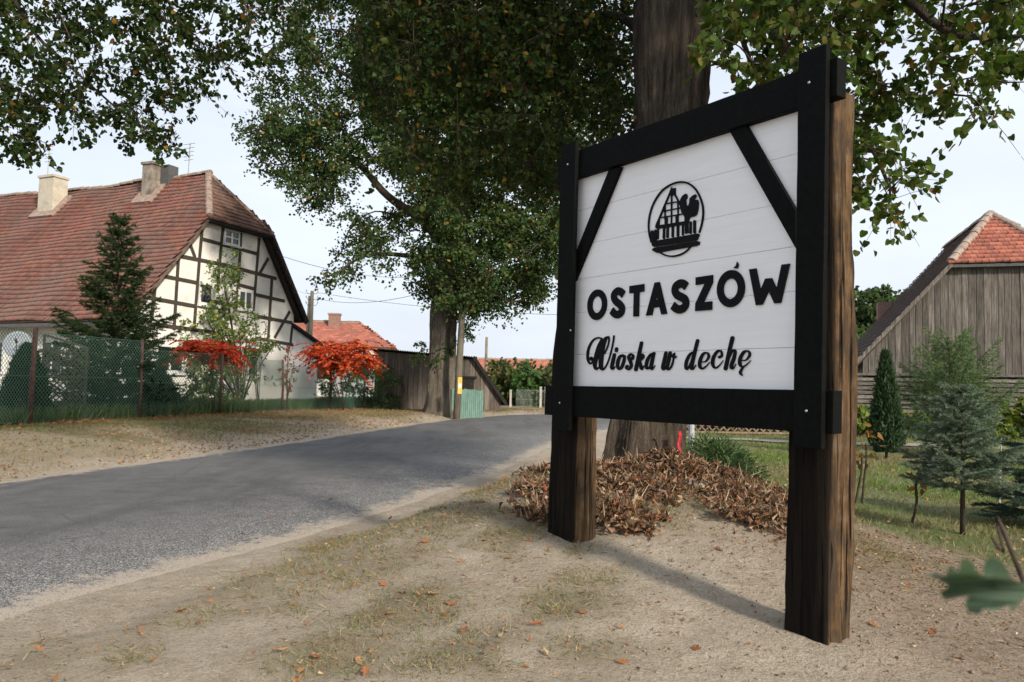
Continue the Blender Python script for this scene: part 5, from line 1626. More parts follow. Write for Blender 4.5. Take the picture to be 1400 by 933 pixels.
# ivy and shoots round the oak trunk
ci = np.array([W(x + rng.uniform(-6, 6), y, 27.45 + rng.uniform(-.1, .2)) for x, y in ((575, 490), (588, 486), (600, 482), (612, 478), (620, 470), (580, 478), (568, 468), (592, 492), (607, 488))])
PI_, DI_, TI_ = foliage(ci, .28, 50)
leaves('trunk_shoots', PI_, DI_, .11, 'oval', pick([(.05, .09, .025), (.08, .12, .04)], len(PI_)), LEAF_FAR, oak, kind='stuff')
cs = fill([(630, 330), (650, 330), (652, 440), (645, 470), (630, 462)], 34, 26.8, 27.6)
PI_, DI_, TI_ = foliage(cs, .28, 26); leaves('hanging_shoots', PI_, DI_, .12, 'oval', pick([(.04, .075, .025), (.06, .10, .03)], len(PI_)), LEAF_FAR, oak, kind='stuff')

# ---- lime boughs reaching in from the left
LT = np.array([-9.6, 9.6]); ltz = gz(*LT)
over = empty('small_leaved_tree', (LT[0], LT[1], ltz), 'tree whose small-leaved boughs hang over the road at top left', 'tree')
trunk(over, [(LT[0], LT[1], ltz - .2), (LT[0], LT[1], 1.2), (LT[0] + .1, LT[1], 3.2), (LT[0] + .3, LT[1] + .1, 5.5), (LT[0] + .6, LT[1], 8)], [.5, .36, .32, .24, .12], BARK, 6, .05)
polyL = [(-120, -170), (445, -170), (436, 5), (415, 28), (385, 70), (352, 90), (318, 98), (285, 112), (265, 135), (215, 142), (205, 158), (245, 178), (243, 200), (222, 214), (190, 208), (158, 200), (160, 188), (192, 172), (150, 150), (128, 180), (112, 186), (96, 176),
         (104, 152), (62, 148), (46, 172), (44, 190), (66, 214), (64, 228), (48, 216), (10, 208), (-120, 230)]
cL = fill(polyL, 430, 8.2, 11.5)
side_ = np.array([(LT[0] + .5 + 2.6 * math.cos(a) * r, LT[1] + 2.6 * math.sin(a) * r, 5.4 + h) for a, r, h in zip(rng.uniform(0, 6.28, 90), np.sqrt(rng.uniform(0, 1, 90)), rng.uniform(0, 3.5, 90))])
lm0 = np.array([LT[0] + .3, LT[1] + .1, 5.5])
limbsL = [([lm0 - UP * .8, W(-40, -20, 9.6), W(60, 60, 9.5), W(150, 140, 9.5), W(215, 195, 9.5)], .035, .004), ([lm0, W(20, -100, 9.8), W(160, -20, 9.6), W(260, 50, 9.5), W(330, 80, 9.5)], .035, .004), ([lm0 - UP * .3, W(-60, 60, 9), W(10, 130, 8.8), W(55, 205, 8.7)], .025, .004),
          ([lm0 + UP * .3, W(120, -150, 10), W(280, -80, 10), W(420, -10, 10)], .04, .004), ([lm0, W(-20, -80, 9), W(70, 0, 9), W(120, 120, 9)], .022, .004)]
branches(over, limbsL, np.concatenate([cL, side_]), twig_r=.005)
PL_, DL_, TL_ = foliage(cL, rng.uniform(.22, .40, len(cL)), 52); PS_, DS_, TS_ = foliage(side_, .55, 36)
twigs(TL_, over, .003)
LP2 = np.concatenate([PL_, PS_]); leaves('crown', LP2, np.concatenate([DL_, DS_]), rng.uniform(.04, .068, len(LP2)), 'heart', pick(G_LIME, len(LP2), [.4, .35, .16, .06, .02, .01]), LEAF, over, fold=.25, curl=.12)


# ------------------------------------------------------------------ conifers
def conifer(name, label, base, H_, rad, whorls, per, up_a, droop, nlen, dens, cols, twig_f=.45, trunk_r=.05, z_first=.08, prof=1.0, ncols=None, needle_w=1.0, group=None, cat_='tree', spread=.6):
    bx, by = base[0], base[1]; bz_ = gz(bx, by)
    e = empty(name, (bx, by, bz_), label, cat_, group)
    mb = MB(); mb.tube([(bx, by, bz_ - .15), (bx + .01, by, bz_ + H_ * .5), (bx, by, bz_ + H_)], [trunk_r, trunk_r * .6, trunk_r * .08], 10, jit=.08); mb.build('trunk', TWIG if trunk_r < .06 else BARK, e, True)
    segs = []; mb = MB()
    for w_ in range(whorls):
        f = z_first + (1 - z_first) * (w_ / whorls) ** .95; z = bz_ + H_ * f
        L_ = rad * min(1.0, 1.3 * (1 - f)) ** prof + .04 * H_ * .5
        for k in range(per):
            a = 2 * math.pi * (k + random.random() * .7) / per + w_ * 1.1; l_ = L_ * random.choice((.5, .75, .9, 1.0, 1.1, 1.22))
            d = np.array([math.cos(a), math.sin(a), 0]); lift = math.tan(up_a) + .35 * f
            pts = [np.array([bx, by, z + random.uniform(-.02, .02) * H_]) + d * l_ * s + UP * l_ * (lift * s - droop * s * s + droop * .55 * s ** 4) for s in (0, .25, .5, .75, 1)]
            mb.tube(pts, [trunk_r * .28 * (1 - s * .8) * (1 - f * .5) for s in (0, .25, .5, .75, 1)], 4, cap=False)
            for i in range(4): segs.append((pts[i], pts[i + 1]))
            nt_ = max(2, int(l_ / (H_ * .028)))
            sd = np.array([-d[1], d[0], 0])
            for i in range(nt_):
                s = .15 + .85 * (i + .5) / nt_; q = np.array([np.interp(s, (0, .25, .5, .75, 1), [p_[c_] for p_ in pts]) for c_ in range(3)])
                tl = l_ * twig_f * (1.05 - s) * random.uniform(.7, 1.2) + .04 * H_ * .4
                for sg in (-1, 1):
                    dr = unit(d * .75 + sd * sg * spread + UP * random.uniform(-.25, .15)); segs.append((q, q + dr * tl))
    mb.build('branches', TWIG, e, True)
    A_ = np.array([s[0] for s in segs]); B2 = np.array([s[1] for s in segs]); ln = np.linalg.norm(B2 - A_, axis=1)
    cnt = np.maximum(2, (ln * dens).astype(int)); idx = np.repeat(np.arange(len(segs)), cnt); n = len(idx)
    s = rng.uniform(0, 1.03, n)[:, None]; P = A_[idx] * (1 - s) + B2[idx] * s; ax = unit(B2 - A_)[idx]
    D = unit(ax * .8 + rng.normal(0, .55, (n, 3)) + [0, 0, .15])
    tip = (s ** 3) * .35
    c = pick(cols, n, None, .3); c = c * (1 - tip) + np.array(ncols if ncols else cols[-1]) * tip
    leaves('needles', P, D, rng.uniform(.75, 1.2, n) * nlen, 'needle', c, NEEDLE, e, fold=0, width=needle_w)
    return e


conifer('spruce', 'dark green spruce rising above the wire fence before the tiled roof', W(152, 576, 21.6), 5.55, 1.45, 16, 9, .42, .10, .085, 220, [(.018, .036, .014), (.026, .048, .017), (.036, .06, .022)], trunk_r=.09, z_first=.03, prof=1.05, needle_w=1.8, twig_f=.42)
conifer('blue_spruce', 'small blue-green spruce with bare lower stem on the lawn', G(1316, 731, gz(4.6, 8.1)), 1.52, .62, 11, 8, .14, .14, .028, 900, [(.085, .13, .08), (.12, .175, .115), (.17, .225, .165)], trunk_r=.028, z_first=.30, prof=.62, ncols=(.33, .38, .34), needle_w=1.3)
conifer('blue_spruce', 'blue-green spruce showing only a low bough at the right edge', G(1452, 722, gz(5.6, 8.4)), 1.3, .72, 9, 9, .0, .05, .03, 800, [(.05, .08, .06), (.07, .11, .085)], trunk_r=.03, z_first=.1, prof=.7, needle_w=1.3)
p = W(1300, 600, 17.0); conifer('pine', 'young soft green pine in front of the barn planks', (p[0], p[1]), 2.45, 1.0, 9, 6, .75, .12, .11, 120, [(.08, .135, .055), (.11, .17, .07), (.14, .20, .09)], trunk_r=.05, z_first=.05, prof=.55, needle_w=.8, twig_f=.5)
p = W(1165, 600, 40.0)


def leafball(name, label, cat_, centers, rad, per, size, shape, cols, probs=None, stems=None, mat=None, group=None, base=None, stem_r=.012, droop=.2, flat=.8):
    b = base if base is not None else np.array([centers[:, 0].mean(), centers[:, 1].mean()]); z = gz(b[0], b[1])
    e = empty(name, (float(b[0]), float(b[1]), z), label, cat_, group)
    mb = MB()
    for c_ in (stems if stems is not None else centers[rng.choice(len(centers), min(8, len(centers)), False)]):
        m = np.array([(b[0] * .6 + c_[0] * .4), (b[1] * .6 + c_[1] * .4), (z + c_[2]) / 2])
        mb.tube(smooth_path([np.array([b[0] + random.uniform(-.06, .06), b[1] + random.uniform(-.06, .06), z - .05]), m, c_], 3), [stem_r] * 3 + [stem_r * .7] * 3 + [stem_r * .4], 5, cap=False)
    mb.build('stem', TWIG, e, True)
    P, D, T = foliage(centers, rad, per, droop, flat)
    leaves('foliage', P, D, rng.uniform(.75, 1.2, len(P)) * size, shape, pick(cols, len(P), probs) * np.repeat(rng.uniform(.8, 1.25, len(centers)), per)[:, None], mat or LEAF_FAR, e)
    return e


# columnar junipers / thuja
def column(name, label, base, H_, r, cols, n=9000, ln=.10):
    z = gz(base[0], base[1]); e = empty(name, (base[0], base[1], z), label, 'shrub')
    mb = MB(); mb.tube([(base[0], base[1], z - .1), (base[0], base[1], z + H_ * .7)], [.03, .01], 6); mb.build('trunk', TWIG, e, True)
    s = rng.uniform(0.05, 1, n); a = rng.uniform(0, 6.28, n); pr = np.sin(np.clip(s * 1.25 + .12, 0, 1.37) ** .8 * math.pi / 1.28 * .98); pr = np.where(s < .12, .45 + s * 3, (1 - s) ** .62 * 1.08)
    rr = r * pr * rng.uniform(.35, 1.05, n) * (1 + .25 * (vnoise(a * 2, s * 8, 5) - .5))
    P = np.stack([base[0] + np.cos(a) * rr, base[1] + np.sin(a) * rr, z + .05 + s * H_ * .97], -1)
    D = np.stack([np.cos(a) * .5, np.sin(a) * .5, np.ones(n)], -1) + rng.normal(0, .35, (n, 3))
    leaves('foliage', P, D, rng.uniform(.6, 1.3, n) * ln, 'needle', pick(cols, n, None, .3), NEEDLE, e, width=3.0)


p = G(1212, 628, .10); column('juniper', 'narrow columnar juniper on the lawn beside the sign post', p, 2.15, .33, [(.03, .06, .03), (.045, .08, .04), (.06, .10, .05)])
p = W(33, 572, 18.6); column('conical_shrub', 'dark conical evergreen beside the rusty fence post', p, 1.75, .62, [(.012, .03, .014), (.02, .045, .018)], 9000, .12)
p = W(215, 565, 23.2); column('conical_shrub', 'rounded dark evergreen right of the tall spruce behind the fence', p, 1.25, .7, [(.015, .035, .014), (.025, .055, .02)], 6000, .12)
# creeping juniper by the trunk
cj = np.array([(x, y, gz(x, y) + h) for x, y, h in [(W(px, 620, Yj)[0], Yj, hh_) for px, Yj, hh_ in ((955, 12.2, .35), (965, 12, .42), (980, 11.8, .38), (995, 11.6, .30), (1008, 11.4, .2), (940, 12.5, .3), (975, 12.4, .45), (990, 12.2, .35))]])
e = empty('creeping_juniper', (cj[3][0], cj[3][1], gz(cj[3][0], cj[3][1])), 'spreading dark green juniper behind the leaf pile', 'shrub')
n = 7000; k = rng.integers(0, len(cj), n); dj = unit(rng.normal(size=(n, 3)) * [1, .7, .45] + [.25, -.2, .25]); sj = rng.uniform(0, .42, n)[:, None]
P = cj[k] + dj * sj + UP * -.12 * sj ** 2 - UP * .12
mb = MB()
for c_ in cj: mb.tube([(cj[3][0], cj[3][1], gz(cj[3][0], cj[3][1]) - .05), c_], [.02, .008], 5)
mb.build('stem', TWIG, e); leaves('foliage', P, dj + rng.normal(0, .3, (n, 3)), rng.uniform(.06, .11, n), 'needle', pick([(.035, .07, .025), (.055, .095, .035), (.08, .12, .05)], n), NEEDLE, e, width=2.2)

# ---- shrubs and vines
def sumac(name, label, poly_, n, Y0, Y1, base, extra):
    c = fill(poly_, n, Y0, Y1); z = gz(base[0], base[1]); e = empty(name, (base[0], base[1], z), label, 'shrub', 'red sumac bushes')
    mb = MB()
    for c_ in c[:: max(1, n // 5)]:
        mb.tube(smooth_path([np.array([base[0], base[1], z - .05]), np.array([(base[0] + c_[0]) / 2, (base[1] + c_[1]) / 2, (z + c_[2]) / 2 + .15]), c_], 4), .014, 5, cap=False)
    mb.build('stem', TWIG, e, True)
    P = []; D = []; N_ = []
    for c_ in c:                                # pinnate drooping fronds
        for f in range(9):
            a = rng.uniform(0, 6.28); d = np.array([math.cos(a), math.sin(a), rng.uniform(-.3, .6)]); L_ = rng.uniform(.35, .9); sd = np.array([-d[1], d[0], 0])
            for s in np.linspace(.15, 1, 11):
                q = c_ + d * L_ * s + UP * (-.5 * L_ * s * s)
                for sg in (-1, 1): P.append(q); D.append(sd * sg * .8 + d * .5 + UP * -.45 + rng.normal(0, .12, 3)); N_.append(UP + rng.normal(0, .8, 3))
    P = np.array(P); n_ = len(P)
    leaves('foliage', P, np.array(D), rng.uniform(.10, .17, n_), 'oval', pick([(.52, .06, .03), (.58, .10, .035), (.40, .04, .025), (.54, .17, .05), (.12, .12, .04)], n_, extra), LEAF, e, fold=.15, Nrm=np.array(N_), width=.9)


p = W(452, 560, 27.6)
sumac('sumac_bush', 'bright red sumac bush in front of the farmhouse roof', [(424, 478), (436, 472), (450, 464), (478, 462), (500, 474), (508, 492), (500, 506), (488, 510), (470, 500), (447, 500), (432, 488)], 30, 26.6, 28.4, G(470, 562, .42), [.3, .35, .15, .15, .05])
sumac('sumac_bush', 'flat-topped dark red sumac bush before the gable ground floor', [(245, 478), (262, 468), (290, 462), (312, 468), (316, 488), (300, 482), (285, 492), (262, 484)], 20, 23.4, 25.0, G(295, 568, .42), [.35, .2, .35, .05, .05])
c = fill([(384, 470), (396, 466), (402, 500), (398, 545), (384, 540), (380, 500)], 14, 26.8, 27.2); leafball('red_creeper', 'thin reddish creeper on the fence post by the white annex', 'vine', c, .22, 24, .09, 'oval', [(.25, .05, .04), (.16, .07, .05), (.08, .09, .04)], [.5, .3, .2])
# climbing vine with pear on the gable
vine_poly = [(304, 345), (316, 335), (322, 345), (300, 360), (330, 370), (318, 405), (345, 415), (348, 440), (358, 470), (350, 500), (330, 520), (318, 560), (262, 560), (252, 510), (262, 470), (255, 445), (268, 432), (285, 430), (290, 395), (282, 380), (300, 360)]
vc = []
while len(vc) < 135:
    q = rng.uniform((250, 308), (362, 562))
    if in_poly(q[0], q[1], vine_poly): u, z = H.uv(q[0], q[1], .5); vc.append(H.p(u, z, rng.uniform(.15, 1.1)))
vc = np.array(vc)
vb = H.p(5.0, 0, .6)
leafball('climbing_vine', 'leafy green vine and fruit tree climbing the half-timbered gable', 'vine', vc, .36, 46, .12, 'oval', [(.08, .13, .04), (.12, .18, .055), (.16, .20, .07), (.34, .28, .07)], [.35, .35, .22, .08], base=vb[:2], stems=vc[::6], stem_r=.03)
c = fill([(345, 440), (365, 430), (380, 470), (372, 520), (350, 530), (340, 480)], 18, 28.4, 29.6); leafball('climbing_rose', 'sparse bush against the gable wall right of the vine', 'shrub', c, .3, 18, .10, 'oval', [(.05, .09, .03), (.08, .12, .04)])
# shrubs in the yard behind the green net
for i, (pl4, n_, y0, y1, lab, cl) in enumerate((
        ([(438, 505), (470, 495), (500, 500), (530, 498), (555, 515), (560, 556), (438, 558)], 120, 29.5, 32, 'green weeds and low shrubs behind the green net', [(.05, .10, .035), (.08, .13, .05)]),
        ([(250, 520), (270, 500), (300, 520), (310, 565), (250, 568)], 34, 24.2, 25.4, 'yellowish green shrub before the gable cellar wall', [(.09, .13, .04), (.14, .16, .05), (.06, .10, .03)]),
        ([(118, 520), (140, 500), (165, 530), (175, 574), (100, 576)], 40, 21.0, 23.0, 'dark green bush under the spruce behind the wire mesh', [(.02, .045, .02), (.03, .06, .025)]),
        ([(95, 500), (120, 470), (160, 460), (195, 480), (215, 520), (228, 572), (92, 576)], 70, 20.6, 22.4, 'dense dark evergreen mass at the foot of the tall spruce', [(.014, .03, .015), (.02, .042, .02)]),
        ([(225, 540), (250, 535), (255, 568), (222, 570)], 18, 22.8, 23.6, 'low green bush between spruce and vine', [(.03, .06, .02), (.05, .085, .03)]),
        ([(70, 470), (125, 455), (130, 500), (90, 520)], 16, 20.4, 21.2, 'thin leafy shrub growing through the brown trellis', [(.03, .06, .025), (.05, .08, .03)]))):
    leafball('garden_shrub', lab, 'shrub', fill(pl4, n_, y0, y1), .3, 40, .10, 'oval', cl, group='shrubs in the yard')
# far shrub bank
for i, (pl4, n_, y0, y1, lab, cl) in enumerate((
        ([(670, 515), (685, 503), (705, 508), (715, 530), (712, 560), (672, 562)], 60, 39, 42, 'olive green shrub nearest the shed beyond the bend', [(.06, .10, .035), (.10, .12, .04), (.13, .11, .04)]),
        ([(700, 520), (715, 500), (735, 506), (745, 530), (742, 560), (698, 562)], 70, 38.5, 41, 'bright green rounded shrub beyond the road bend', [(.05, .105, .03), (.07, .125, .04)]),
        ([(735, 525), (748, 505), (775, 500), (800, 520), (800, 562), (735, 562)], 60, 38.5, 41, 'pale grey-green shrub beyond the bend beside the sign upright', [(.10, .12, .06), (.07, .10, .04), (.13, .14, .08)]),
        ([(672, 498), (700, 496), (757, 500), (800, 505), (800, 515), (672, 512)], 40, 46, 52, 'row of scrub before the long red roof', [(.05, .08, .03), (.09, .09, .04)]))):
    leafball('wild_shrub', lab, 'shrub', fill(pl4, n_, y0, y1), .55, 46, .22, 'clump', cl, group='shrubs beyond the bend')
# right: vine hedge, back trees, saplings
leafball('vine_hedge', 'yellow-green grape vine hedge under the barn boards', 'hedge', fill([(1165, 560), (1200, 553), (1240, 560), (1300, 575), (1400, 545), (1460, 545), (1460, 612), (1165, 608)], 150, 21.5, 23.0), .30, 34, .15, 'heart', [(.10, .15, .03), (.15, .19, .04), (.22, .22, .05), (.07, .11, .03)], [.35, .3, .2, .15])
leafball('vine_hedge', 'brownish vines tangled behind the lattice fence', 'hedge', fill([(930, 566), (1100, 566), (1100, 596), (930, 596)], 60, 22.6, 23.6), .28, 30, .13, 'heart', [(.10, .12, .04), (.20, .13, .06), (.16, .07, .04)])
leafball('broadleaf_tree', 'broad green tree rising behind the barn roof', 'tree', fill([(1120, 470), (1165, 398), (1195, 390), (1225, 398), (1240, 430), (1235, 480), (1160, 520), (1100, 510)], 130, 52, 58), 1.0, 60, .32, 'clump', [(.035, .065, .025), (.05, .085, .03), (.07, .10, .04)], stem_r=.15)
leafball('broadleaf_tree', 'lower pale green tree beside the right sign post before the barn', 'tree', fill([(1120, 480), (1172, 450), (1182, 470), (1176, 560), (1120, 560)], 40, 38, 42), .7, 50, .22, 'clump', [(.07, .11, .035), (.09, .13, .045)], stem_r=.08)


def sapling(px, py, pyt, label, bends, n_l, cols, white=False):
    b = G(px, py, .05); z = gz(b[0], b[1]); tp = W(px + bends[-1], pyt, b[1])
    e = empty('sapling', (b[0], b[1], z), label, 'sapling', 'young saplings on the lawn')
    pts = [np.array([b[0], b[1], z - .05])] + [np.array([b[0] + (tp[0] - b[0]) * s + dx, b[1], z + (tp[2] - z) * s]) for s, dx in ((.35, bends[0]), (.7, bends[1]), (1, 0))]
    mb = MB(); mb.tube(smooth_path(pts, 4), [.014] * 8 + [.011] * 5, 6); mb.build('stem', CONC if white else TWIG, e, True)
    P = np.array([pts[-1] + rng.normal(0, .09, 3) + UP * rng.uniform(-.15, .12) for _ in range(n_l)])
    leaves('foliage', P, rng.normal(size=(n_l, 3)) + [0, 0, -.6], rng.uniform(.07, .12, n_l), 'oval', pick(cols, n_l), LEAF, e, curl=.4)


BR = [(.30, .15, .05), (.22, .10, .04), (.14, .12, .04)]
sapling(1245, 714, 640, 'thin crooked sapling with a few brown leaves left of the blue spruce', (.03, -.01, 12), 26, BR)
sapling(1178, 686, 606, 'thin sapling with brown leaves close to the right sign post', (.01, .02, 6), 22, BR)
sapling(1168, 690, 620, 'bare slanting sapling stem touching the sign post', (.02, .03, 10), 6, BR)
sapling(1366, 685, 600, 'slim white-painted sapling stem behind the blue spruce', (0, .01, 2), 20, [(.08, .12, .04), (.12, .15, .05)], True)

# ------------------------------------------------------------------ leaf pile, stone, debris, near sprig
pilepoly = [(700, 692), (716, 660), (745, 645), (800, 652), (832, 642), (850, 640), (880, 628), (928, 612), (962, 600), (1004, 624), (1050, 662), (1080, 698), (1074, 724), (1030, 716), (990, 690), (962, 664), (936, 662), (915, 690), (896, 724), (860, 732), (832, 704), (760, 706), (715, 706)]
n = 150000
x = rng.uniform(-.2, 3.4, n); y = rng.uniform(5.9, 9.6, n)
hgt = .14 * np.exp(-((x - 1.5) / .75) ** 2 - ((y - 8.7) / .7) ** 2) + .12 * sstep(.3, .75, fbm(x * 2.5, y * 2.5, 16))
P = scatter_on(x, y, 0) + UP * (hgt * rng.uniform(.1, 1, n) ** .5)[:, None]
Q = (P - CO) @ RM; pj = np.stack([700 + F * Q[:, 0] / -Q[:, 2], 466.5 - F * Q[:, 1] / -Q[:, 2]], -1) + rng.normal(0, 8, (n, 2))
k = in_poly(pj[:, 0], pj[:, 1], pilepoly) & (rng.uniform(size=n) < .04 + .8 * sstep(.36, .6, fbm(x * 3.3, y * 3.3, 18))) & (np.hypot(x - TB[0], y - TB[1]) > .40); x, y, P, hgt = x[k], y[k], P[k], hgt[k]; n = len(x)
D = rng.normal(size=(n, 3)) * [1, 1, .55] + [0, -.25, .12]
cols = pick([(.18, .10, .06), (.25, .155, .10), (.11, .062, .04), (.35, .27, .19), (.25, .095, .045), (.055, .038, .027)], n, [.28, .22, .2, .14, .08, .08], .3)
pile = leaves('leaf_pile', P, D, rng.uniform(.015, .068, n), 'oval', cols, DRYLEAF, fold=.6, curl=.7, width=rng.uniform(.3, 1.4, n))
tag(pile, 'heap of dry brown leaves and stalks around the lime trunk', 'leaf pile', kind='stuff')
n = 2600; i = rng.integers(0, len(x), n); P = P[i]
tag(leaves('dry_stalks', P, rng.normal(size=(n, 3)) * [1, 1, .9] + [0, 0, .4], rng.uniform(.05, .17, n), 'blade', pick([(.44, .36, .26), (.22, .14, .08), (.10, .07, .045)], n), DRYLEAF, width=1.0), 'dry stalks and twigs sticking out of the leaf pile', 'twigs', kind='stuff')
# smaller crumbled leaves down the bank
n = 4200; x = rng.normal(2.5, 1.2, n); y = rng.normal(6.6, 1.4, n); k = (x > xr(y) + .4) & (lawn_mask(x, y) < .8) & (y > 2.2); x, y = x[k], y[k]; n = len(x)
tag(leaves('leaf_crumbs', scatter_on(x, y, .008), rng.normal(size=(n, 3)) * [1, 1, .3], rng.uniform(.008, .03, n), 'oval', pick([(.22, .12, .06), (.34, .17, .08), (.12, .07, .045), (.42, .33, .22)], n), DRYLEAF, fold=.3, curl=.4), 'small leaf crumbs over the sandy bank', 'leaf litter', kind='stuff')
n = 1300; a = rng.uniform(.02, .62, n); r = rng.uniform(6.5, 20, n); x, y = np.sin(a) * r, np.cos(a) * r; k = lawn_mask(x, y) > .5; x, y = x[k], y[k]; n = len(x)
tag(leaves('lawn_leaves', scatter_on(x, y, .035), rng.normal(size=(n, 3)) * [1, 1, .25], rng.uniform(.03, .06, n), 'oval', pick([(.36, .22, .12), (.30, .16, .08), (.38, .31, .2)], n), DRYLEAF, fold=.3, curl=.3), 'small fallen leaves sprinkled over the lawn', 'leaf litter', kind='stuff')
n = 5500; y = rng.uniform(8, 34, n); x = xl(y) - np.abs(rng.normal(0, 3.2, n)); px = x / y * F + 700; k = (px > -40) & (rng.uniform(size=n) < .25 + .75 * sstep(.45, .6, fbm(x * .5, y * .5, 66))); x, y = x[k], y[k]; n = len(x)
tag(leaves('verge_leaves', scatter_on(x, y, .02), rng.normal(size=(n, 3)) * [1, 1, .3], rng.uniform(.035, .08, n), 'oval', pick([(.30, .17, .09), (.34, .25, .15), (.22, .12, .07)], n), DRYLEAF, fold=.3, curl=.3), 'brown fallen leaves strewn over the far verge', 'leaf litter', kind='stuff')
# leaves one can pick out on the sand and asphalt
fm = []
for j, cc in enumerate([(.36, .15, .065), (.30, .115, .05), (.38, .22, .11), (.24, .10, .055), (.33, .13, .05)]):
    me = bpy.data.meshes.new('fallen_leaf'); tv, tf = SHAPES['lobed']
    me.from_pydata([(a, b, .35 * abs(a) + (.25 + .1 * j) * (b - .5) ** 2 + .05 * math.sin(9 * a + 5 * b + j)) for a, b in tv], [], [tuple(int(q) for q in f) for f in tf]); me.materials.append(DRYLEAF); set_col(me, [cc] * len(tv)); fm.append(me)
spots = [(100, 852), (255, 835), (408, 826), (532, 712), (605, 665), (590, 720), (365, 715), (396, 888), (440, 900), (462, 748), (520, 800), (566, 764), (585, 812), (608, 826), (610, 838), (540, 838), (576, 742), (488, 900), (690, 712), (655, 682), (700, 768), (745, 852), (748, 770), (640, 860), (630, 700), (500, 925),
         (660, 745), (715, 800), (790, 840), (860, 905), (900, 830), (575, 672), (455, 690), (330, 560 + 180), (205, 905), (60, 890), (960, 890), (1010, 915), (1210, 770), (1245, 800), (1280, 870), (1320, 905), (1060, 790), (980, 760), (1190, 850)]
for i, (px, py) in enumerate(spots):
    p = G(px, py, .03); z = gz(p[0], p[1])
    for _ in range(4): p = G(px, py, z + .01); z = gz(p[0], p[1])
    on_road = p[0] < xr(p[1]) + .1
    if on_road: z = float(base_z(p[1])) + .035
    o = bpy.data.objects.new('fallen_leaf', fm[i % 5]); s = random.uniform(.05, .085); o.scale = (s, s, s); o.location = (p[0], p[1], z + .012); o.rotation_euler = (random.uniform(-.45, .45), random.uniform(-.45, .45), random.uniform(0, 6.28)); COL.objects.link(o)
    hue = ('orange-brown', 'dark orange', 'pale tan', 'dull brown', 'bright orange')[i % 5]
    if on_road: where = 'lying on the grey asphalt'
    else:
        marks = (((765, 760), 'on the sand by the left sign post'), ((1060, 880), 'on the sand in front of the right sign post'), ((1260, 840), 'on the bare bank right of the right post'), ((960, 790), 'on the sand between the two posts'), ((90, 880), 'in the bottom left corner of the sand'),
                 ((280, 830), 'on bare sand near the road edge at left'), ((430, 880), 'in the grass patch at the bottom centre'), ((570, 820), 'in the thin grass patch in mid sand'), ((470, 740), 'on the verge beside the near road edge'), ((600, 690), 'on the sand where the sign shadow meets the road'), ((690, 740), 'in the dry grass left of the leaf pile'), ((880, 890), 'on clean sand at the bottom right of centre'))
        where = min(marks, key=lambda m_: (m_[0][0] - px) ** 2 + (m_[0][1] - py) ** 2)[1]
    tag(o, f'{hue} fallen leaf {where}', 'leaf', 'single fallen leaves in the foreground')


def rock(name, p, r, label, mat):
    mb = MB(); vs = []; n_, m_ = 9, 6
    for i in range(m_ + 1):
        for k in range(n_):
            th = math.pi * i / m_; a = 2 * math.pi * k / n_; rr = r * (1 + random.uniform(-.16, .16))
            vs.append((p[0] + rr * math.sin(th) * math.cos(a), p[1] + rr * .8 * math.sin(th) * math.sin(a), p[2] + rr * .75 * math.cos(th)))
    mb.add(vs, [(i * n_ + k, i * n_ + (k + 1) % n_, i * n_ + n_ + (k + 1) % n_, i * n_ + n_ + k) for i in range(m_) for k in range(n_)])
    tag(mb.build(name, mat), label, 'stone')


PALE = noisy('pale_stone', (.36, .32, .27), (.52, .48, .42), 20, .9, bump=.4)
q = W(866, 656, 7.75); rock('stone', q, .075, 'pale stone lying among the dry leaves under the tree', PALE)
q = W(921, 645, 8.1); rock('stone', q, .05, 'small white-grey stone near the red ribbon in the leaves', PALE)
# pebbles
n = 7000; y = 2.2 + 13 * rng.uniform(0, 1, n) ** 1.5; x = xr(y) + rng.normal(.0, .45, n); P = scatter_on(x, y, .004); P[:, 2] = np.maximum(P[:, 2], base_z(y) + .012)
V = []; tv = np.array([(1, 0, 0), (-.5, .87, 0), (-.5, -.87, 0), (0, 0, .9), (0, 0, -.6)]); s = rng.uniform(.002, .006, n)[:, None, None]
V = P[:, None, :] + tv[None] * s * rng.uniform(.7, 1.3, (n, 5, 1)); Fq = (np.arange(n) * 5)[:, None, None] + np.array([(0, 1, 3), (1, 2, 3), (2, 0, 3), (1, 0, 4), (2, 1, 4), (0, 2, 4)])[None]
tag(np_mesh('gravel', V.reshape(-1, 3), Fq.reshape(-1, 3), noisy('gravel_stone', (.20, .17, .14), (.40, .36, .31), 45, .9)), 'fine pale gravel along the frayed road edge', 'gravel', kind='stuff')
# clods on the bank
n = 3000; x = rng.normal(1.6, 1.4, n); y = rng.normal(5.2, 1.5, n); k = (x > xr(y) + .5) & (y > 2) & (lawn_mask(x, y) < .4); x, y = x[k], y[k]; n = len(x); P = scatter_on(x, y, .0)
s = (rng.uniform(.1, 1, n) ** 4 * .014 + .002)[:, None, None]; V = P[:, None, :] + tv[None] * s * rng.uniform(.6, 1.4, (n, 5, 1)); Fq = (np.arange(n) * 5)[:, None, None] + np.array([(0, 1, 3), (1, 2, 3), (2, 0, 3), (1, 0, 4), (2, 1, 4), (0, 2, 4)])[None]
tag(np_mesh('soil_clods', V.reshape(-1, 3), Fq.reshape(-1, 3), noisy('clod', (.16, .12, .085), (.32, .26, .19), 30, .95)), 'small crumbs of dry soil on the sandy bank', 'soil', kind='stuff')
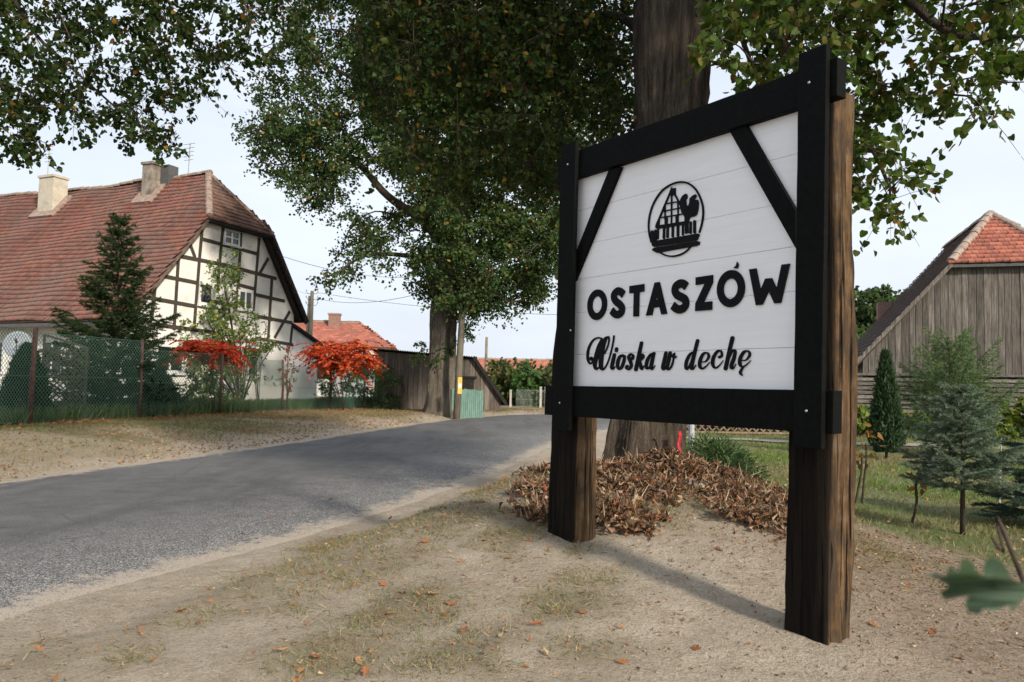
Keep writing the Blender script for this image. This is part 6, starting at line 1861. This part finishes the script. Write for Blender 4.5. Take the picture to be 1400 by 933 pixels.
# red ribbon tied low on the trunk
mb = MB(); vs = []
for i in range(7):
    q = W(929 + math.sin(i * 1.3) * 1.5, 590 + i * 5, 8.40 - .004 * i); vs += [q + np.array([-.02, 0, 0]), q + np.array([.02, .02, 0])]
mb.add(vs, [(2 * i, 2 * i + 1, 2 * i + 3, 2 * i + 2) for i in range(6)]); o = mb.build('red_ribbon', noisy('red_plastic', (.28, .015, .02), (.38, .03, .03), 20, .4, bump=.05), smooth=True); o.modifiers.new('s', 'SOLIDIFY').thickness = .004
tag(o, 'red plastic ribbon on the lime trunk above the leaves', 'ribbon')
# oak sprig close to the camera at the lower right
k7 = crop(1120, 700, 4.004)
sb = np.array([.74, .80]); spz = gz(*sb)
sprig = empty('oak_seedling', (sb[0], sb[1], spz), 'blurred green oak sprig close to the camera at lower right', 'seedling')
tip = W(*k7(1190, 430), .74)
mb = MB(); mb.tube(smooth_path([np.array([sb[0], sb[1], spz - .03]), np.array([sb[0] + .01, .79, spz + .45]), np.array([sb[0], .77, tip[2] - .1]), tip], 5), .0045, 6); mb.build('stem', TWIG, sprig, True)
outl = [(595, 345), (640, 335), (690, 350), (715, 300), (765, 325), (775, 262), (830, 265), (872, 330), (930, 360), (1000, 350), (1121, 395), (1200, 420), (1121, 470), (1060, 548), (1035, 510), (960, 545), (900, 530), (880, 562), (812, 545), (800, 490), (820, 462), (740, 472), (690, 482), (665, 442), (705, 410), (650, 372)]
o2l = [(905, 350), (910, 272), (950, 246), (1020, 298), (1062, 378), (1130, 392), (1200, 440), (1100, 440), (1000, 420)]
LEAFG = leafmat('oak_leaf_green', .25, .35, .5)
for outl_, Y_, cc in ((outl, .62, (.07, .115, .075)), (o2l, .66, (.055, .10, .065))):
    mb = MB(); P = []
    outl_ = [tuple(q[:2]) for q in cat(outl_, 4, True)]
    for i, q in enumerate(outl_):
        P.append(W(*k7(*q), Y_ + .03 * math.sin(q[0] * .012) + .00008 * (q[1] - 430)))
    tri = tessellate_polygon([[Vector((a, -b, 0)) for a, b in outl_]]); mb.cur = cc; mb.add(P, [tuple(q) for q in tri]); mb.build('leaf', LEAFG, sprig, False)
mb = MB(); mb.tube(smooth_path([np.array([1.22, 1.25, gz(1.22, 1.25) - .03]), W(*k7(1121, 390), 1.25), W(*k7(1010, 230), 1.25), W(*k7(945, 140), 1.25)], 5), [.004] * 8 + [.0025] * 8, 5)
tag(mb.build('dry_stalk', TWIG, None, True), 'single dry brown stalk above the blurred oak sprig', 'stalk')
